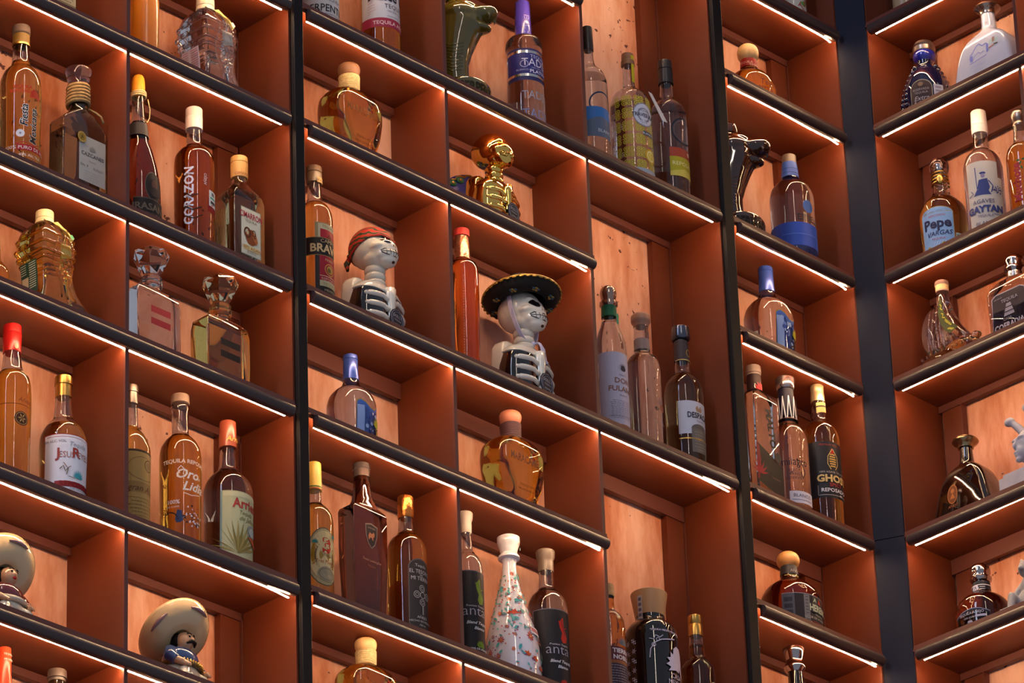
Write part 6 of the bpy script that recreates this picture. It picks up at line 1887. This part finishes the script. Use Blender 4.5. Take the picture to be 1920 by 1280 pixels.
mb.tube([Vz(60, 0, 660), Vz(74, 0, 652), Vz(80, 0, 655)], [12 * k, 8 * k, 6 * k], GS, n=10)
mb.ball((0, 0, 10 * k), 34 * k, 20 * k, 12 * k, GS, 20, 10)
vs, fs = voxel_union(mb, .0017, 3)
vs = [(x, y, max(0.0, z)) for x, y, z in vs]
m = MB()
zl = b.z(652)
lo = [f for f in fs if vs[f[0]][2] < zl]; hi = [f for f in fs if vs[f[0]][2] >= zl]
m.v = list(vs)
for f in lo: m.f.append(f); m.m.append(m.mi(GS)); m.smooth.append(True)
for f in hi: m.f.append(f); m.m.append(m.mi(G['clear'])); m.smooth.append(True)
m.build('glass_hull', b.root)
b.surf = ('box', [(0, 60 * k, 15 * k, 4 * k, 0, 0), (.4, 60 * k, 15 * k, 4 * k, 0, 0)])
b.lathe('stopper', [(530, 13), (531, 14), (536, 14), (538, 12.6), (550, 12.4)], mat('mauve_cap', '#9c7c78', rough=.35), smooth=False, round_top=1.5)
b.band('label_collar', 538, 548, 12.6, '#d8b88c')
mb = MB()
for q in range(4):     # billowing sail ribs
    pts = []
    for t in range(10):
        y = 572 + t * 9.5
        xx = (-24 + 9 * q) * k
        pts.append((xx - 4 * k * math.sin(t / 9 * pi), -(8 + 7.5 * math.sin(t / 9 * pi)) * k, b.z(y + 4)))
    mb.tube(pts, 1.5 * k, G['clear'], n=6)
mb.build('sail_ribs', b.root)
mb = MB()
for q in range(9):
    p = b.box_at(b.z(664))
    mb.ball((p[4] - p[1] * .8 + p[1] * .2 * q, p[5] - p[2], b.z(664)), 3 * k, m=G['clear'], nu=10, nv=8)
for q in range(4):
    p = b.box_at(b.z(655))
    mb.tube([(p[4] - p[1] * .5 + .2 * p[1] * q, p[5] - p[2] - .001, b.z(y)) for y in (622, 632, 642, 652, 662)], 1.8 * k, G['clear'], n=6)
mb.build('hull_mouldings', b.root)
b.decal('sail_label', [('poly', [(6, 560), (10, 566), (12, 586), (20, 604), (32, 618), (46, 628), (24, 634), (12, 624), (4, 610), (0, 592), (2, 574)], '#3a4220'), ('line', [(6, 574), (9, 578), (6, 582), (11, 586)], 1.4, '#b8b030'), ('line', [(8, 592), (12, 594), (10, 600), (16, 602)], 1.4, '#b8b030'), T('TEQUILA', 21, 614, 3.4, '#b8b030', rot=-48, bold=.03), T('AÑEJO', 27, 628, 3.2, '#b8b030', rot=-20, bold=.03)], eps=.0035)

b = Bottle('R', 'D', 1908, 560, 'tequila_bottle', 'square-shouldered clear bottle with a metal ball stopper and black pyramid label, beside the ship bottle')
b.loft('glass_body', [(510, 15, 15, 15), (524, 17, 17, 15), (530, 30, 24, 10), (538, 48, 27, 8), (548, 54, 28, 8), (640, 52, 27, 8)], G['clear'], to_base=True, hollow=False)
b.lathe('metal_ball_stopper', [(479, 6), (482, 13), (490, 18.5), (498, 17), (502, 17), (504, 20), (508, 21), (511, 18), (514, 15)], mat('mirror_silver', '#b4acac'), smooth=True)
b.band('neck_ring', 512, 524, 15.6, 'silver', hw2=16.8)
b.decal('paper_label', [('poly', [(-40, 548), (-30, 543), (30, 543), (40, 548), (42, 640), (-44, 640)], '#9a94a4'), ('poly', [(-38.4, 549), (-29, 544.6), (29, 544.6), (38.4, 549), (40.4, 640), (-42.4, 640)], '#2c2430'), T('TEQUILA', 2, 562, 6, '#9a94a4'), T('100% AGAVE', -25, 553, 2.2, '#8a8494'),
                        ('poly', [(-14, 588), (-6, 566), (4, 566), (12, 588)], '#8c8696'), RC(-10, 8, 572, 574, '#2c2430'), RC(-12, 10, 580, 582, '#2c2430'), T('CASA', -6, 596, 5, '#8a8494', shear=.2), T('COFRADIA', -2, 611, 11, '#a8a2b4', sx=.8, bold=.02), T('RESERVA', -2, 623, 5, '#5c6090'), ('line', [(-30, 616), (28, 614)], 1, '#a8a2b4')])

b = Bottle('R', 'E', 1816, 900, 'tequila_bottle', 'dark brown bell-shaped flask with a brass disc stopper and amber oval emblem')
b.loft('glass_body', [(838, 12, 12, 12), (858, 13, 13, 13), (872, 15, 15, 14), (882, 32, 20, 12), (896, 46, 25, 12), (915, 55, 29, 12), (940, 62, 32, 12), (975, 70, 34, 12)], mat('brown_black_glass', '#1c0d08', rough=.05, coat=.8), to_base=True, smooth=True)
b.lathe('disc_stopper', [(825, 22), (827, 24), (830, 25.5), (833, 23), (838, 16), (842, 15)], mat('brass_nickel', '#a08c68', rough=.2, metal=.95), smooth=True, round_top=1)
b.decal('oval_emblem', [('ell', -16, 920, 12, 17, '#6a3414'), ('ring', -16, 920, 12, 17, 1.4, '#a8602c'), ('ell', -16, 914, 4, 4, '#a8602c'), ('poly', [(-22, 928), (-16, 918), (-10, 928)], '#a8602c'), T('AÑEJO', -14, 944, 5, '#8a4a20')])

# stone bust at the right edge
b = Bottle('R', 'E', 1934, 860, 'plaster_bust', 'pale grey plaster bust on a square plinth, cut off by the right edge', 'bust', dep=.07)
k = b.s
PL = mat('grey_plaster', '#a8a8b4', rough=.6, noise=.12, nscale=30, bump=.1)
V = lambda x, y, z: (x * k, y * k, z * k)
mb = MB(); mb.rings([rrect(56 * k, 36 * k, 5 * k, z * k) for z in (0, 46)], PL); mb.rings([rrect(50 * k, 32 * k, 8 * k, z * k) for z in (46.2, 54)], PL)
mb.build('plinth', b.root, auto=40)
mb = MB()
Rz = Matrix.Rotation(rad(-20), 3, 'Z')
H = lambda x, y, z: V(*(Rz @ Vector((x, y, 0)) + Vector((0, 0, z))))
mb.tube([V(0, 4, 54), V(0, 4, 74)], [26 * k, 17 * k], PL, n=18)
mb.ball(H(0, 2, 110), 26 * k, 32 * k, 34 * k, PL, 24, 16)
mb.ball(H(0, -14, 92), 17 * k, 20 * k, 18 * k, PL, 20, 12)
mb.ball(H(0, -34, 103), 4 * k, 7 * k, 8 * k, PL, 10, 8); mb.ball(H(0, -30, 113), 3.4 * k, 5 * k, 9 * k, PL, 10, 8)
mb.ball(H(0, -31, 90), 8 * k, 5 * k, 2.8 * k, PL, 12, 8); mb.ball(H(0, -30, 84.5), 7 * k, 5 * k, 3 * k, PL, 12, 8); mb.ball(H(0, -27, 76), 8 * k, 7 * k, 6 * k, PL, 12, 8)
for sx in (-1, 1):
    mb.ball(H(sx * 10, -26, 120), 9 * k, 5 * k, 4 * k, PL, 12, 8); mb.ball(H(sx * 10, -25, 111), 5.5 * k, 4 * k, 3.6 * k, PL, 12, 8); mb.ball(H(sx * 26, 2, 104), 4 * k, 6 * k, 9 * k, PL, 10, 8)
    mb.tube([H(sx * 12, 0, 138), H(sx * 22, -10, 158), H(sx * 30, -18, 170)], [9 * k, 8 * k, 6 * k], PL, n=10)
    mb.ball(H(sx * 33, -20, 172), 12 * k, 9 * k, 9 * k, PL, 12, 8)
vs, fs = voxel_union(mb, .0018, 4); m = MB(); m.add(vs, fs, PL); m.build('head', b.root)

b = Bottle('R', 'F', 1842, 1120, 'tequila_bottle', 'round dark bottle with a chrome ball stopper and blue-black pyramid label, lower right', rot=0.25)
b.lathe('glass_body', [(1080, 16), (1112, 18), (1118, 24), (1126, 38), (1138, 49), (1152, 53.5), (1195, 52)], G['brown'], to_base=True)
b.lathe('ball_stopper', [(1059, 8), (1062, 14), (1069, 19), (1076, 19.5), (1081, 18), (1084, 18), (1087, 21), (1091, 20), (1094, 16)], mat('mirror_silver', '#b4acac'), smooth=True)
b.band('neck_label', 1095, 1112, 16.6, '#1c1c28', hw2=18)
b.decal('neck_print', [('ell', -5, 1102, 7, 7, '#a8a8c0'), ('poly', [(-9, 1106), (-5, 1097), (-1, 1106)], '#2c2c40'), ('line', [(-30, 1096), (30, 1096)], 1.2, '#c8c8d8'), ('line', [(-30, 1110), (30, 1110)], 1.2, '#c8c8d8'), ('line', [(4, 1100), (14, 1100)], 1, '#a8a8c0'), ('line', [(4, 1104), (14, 1104)], 1, '#a8a8c0')], R=b.r(18.3), local_surf=('round', [(0, b.r(18.3)), (.4, b.r(18.3))]))
b.decal('paper_label', [('poly', [(-44, 1144), (-20, 1138), (0, 1136), (16, 1138), (34, 1144), (34, 1200), (-44, 1200)], '#8a8aa0'), ('poly', [(-43, 1145), (-20, 1139.4), (0, 1137.4), (16, 1139.4), (33, 1145), (33, 1200), (-43, 1200)], '#1a1a2a'), T('TEQUILA AÑEJO', -4, 1147, 4.6, '#b0b0c8'), T('100% AGAVE', -6, 1154, 3, '#a0a0bc'), RC(6, 26, 1150, 1154, '#a0a0bc'),
                        ('poly', [(-16, 1170), (-10, 1158), (-2, 1158), (4, 1170)], '#a8a8c4'), RC(-14, 2, 1162, 1163.4, '#1a1a2a'), RC(-15, 3, 1166, 1167.4, '#1a1a2a'), T('COFRADIA', -6, 1184, 11, '#c0c0d8', sx=.8, bold=.02), ('line', [(-38, 1188), (24, 1184)], 1.2, '#c0c0d8')])
b.decal('tax_seal', [RC(-10, 10, 1154, 1180, '#8aa0a8')] + [RC(-7, 7, 1158 + 6 * q, 1161 + 6 * q, '#4c6a7c') for q in range(3)], phi=.75)

# crouching stone creature at the right edge
b = Bottle('R', 'F', 1935, 1130, 'stone_figurine', 'small grey seated stone figurine cut off by the right edge, beside the chrome-stoppered bottle', 'figurine', dep=.062)
k = b.s; V = lambda x, y, z: (x * k, y * k, z * k)
PG = mat('grey_stone', '#8a8a90', rough=.7, noise=.2, nscale=60, bump=.2)
mb = MB()
mb.ball(V(0, 2, 30), 30 * k, 26 * k, 30 * k, PG, 20, 12); mb.ball(V(0, 0, 62), 20 * k, 18 * k, 22 * k, PG, 20, 12); mb.ball(V(0, -6, 96), 17 * k, 18 * k, 18 * k, PG, 18, 12)
mb.ball(V(0, -24, 92), 6 * k, 7 * k, 5 * k, PG, 10, 8)
for sx in (-1, 1):
    mb.tube([V(sx * 16, 0, 70), V(sx * 30, -8, 50), V(sx * 30, -20, 32)], [8 * k, 7 * k, 6 * k], PG, n=10)
    mb.tube([V(sx * 18, -6, 22), V(sx * 26, -26, 40), V(sx * 26, -30, 12)], [13 * k, 12 * k, 9 * k], PG, n=12)
    mb.ball(V(sx * 27, -36, 8), 11 * k, 15 * k, 8 * k, PG, 12, 8)
    for f in range(3): mb.ball(V(sx * (20 + 7 * f), -50, 5.5), 4 * k, 7 * k, 5 * k, PG, 8, 6)
    mb.ball(V(sx * 14, -2, 114), 5 * k, 4 * k, 10 * k, PG, 10, 8)
vs, fs = voxel_union(mb, .0019, 3); m = MB(); m.add([(x, y, max(0, z)) for x, y, z in vs], fs, PG); m.build('stone_body', b.root)
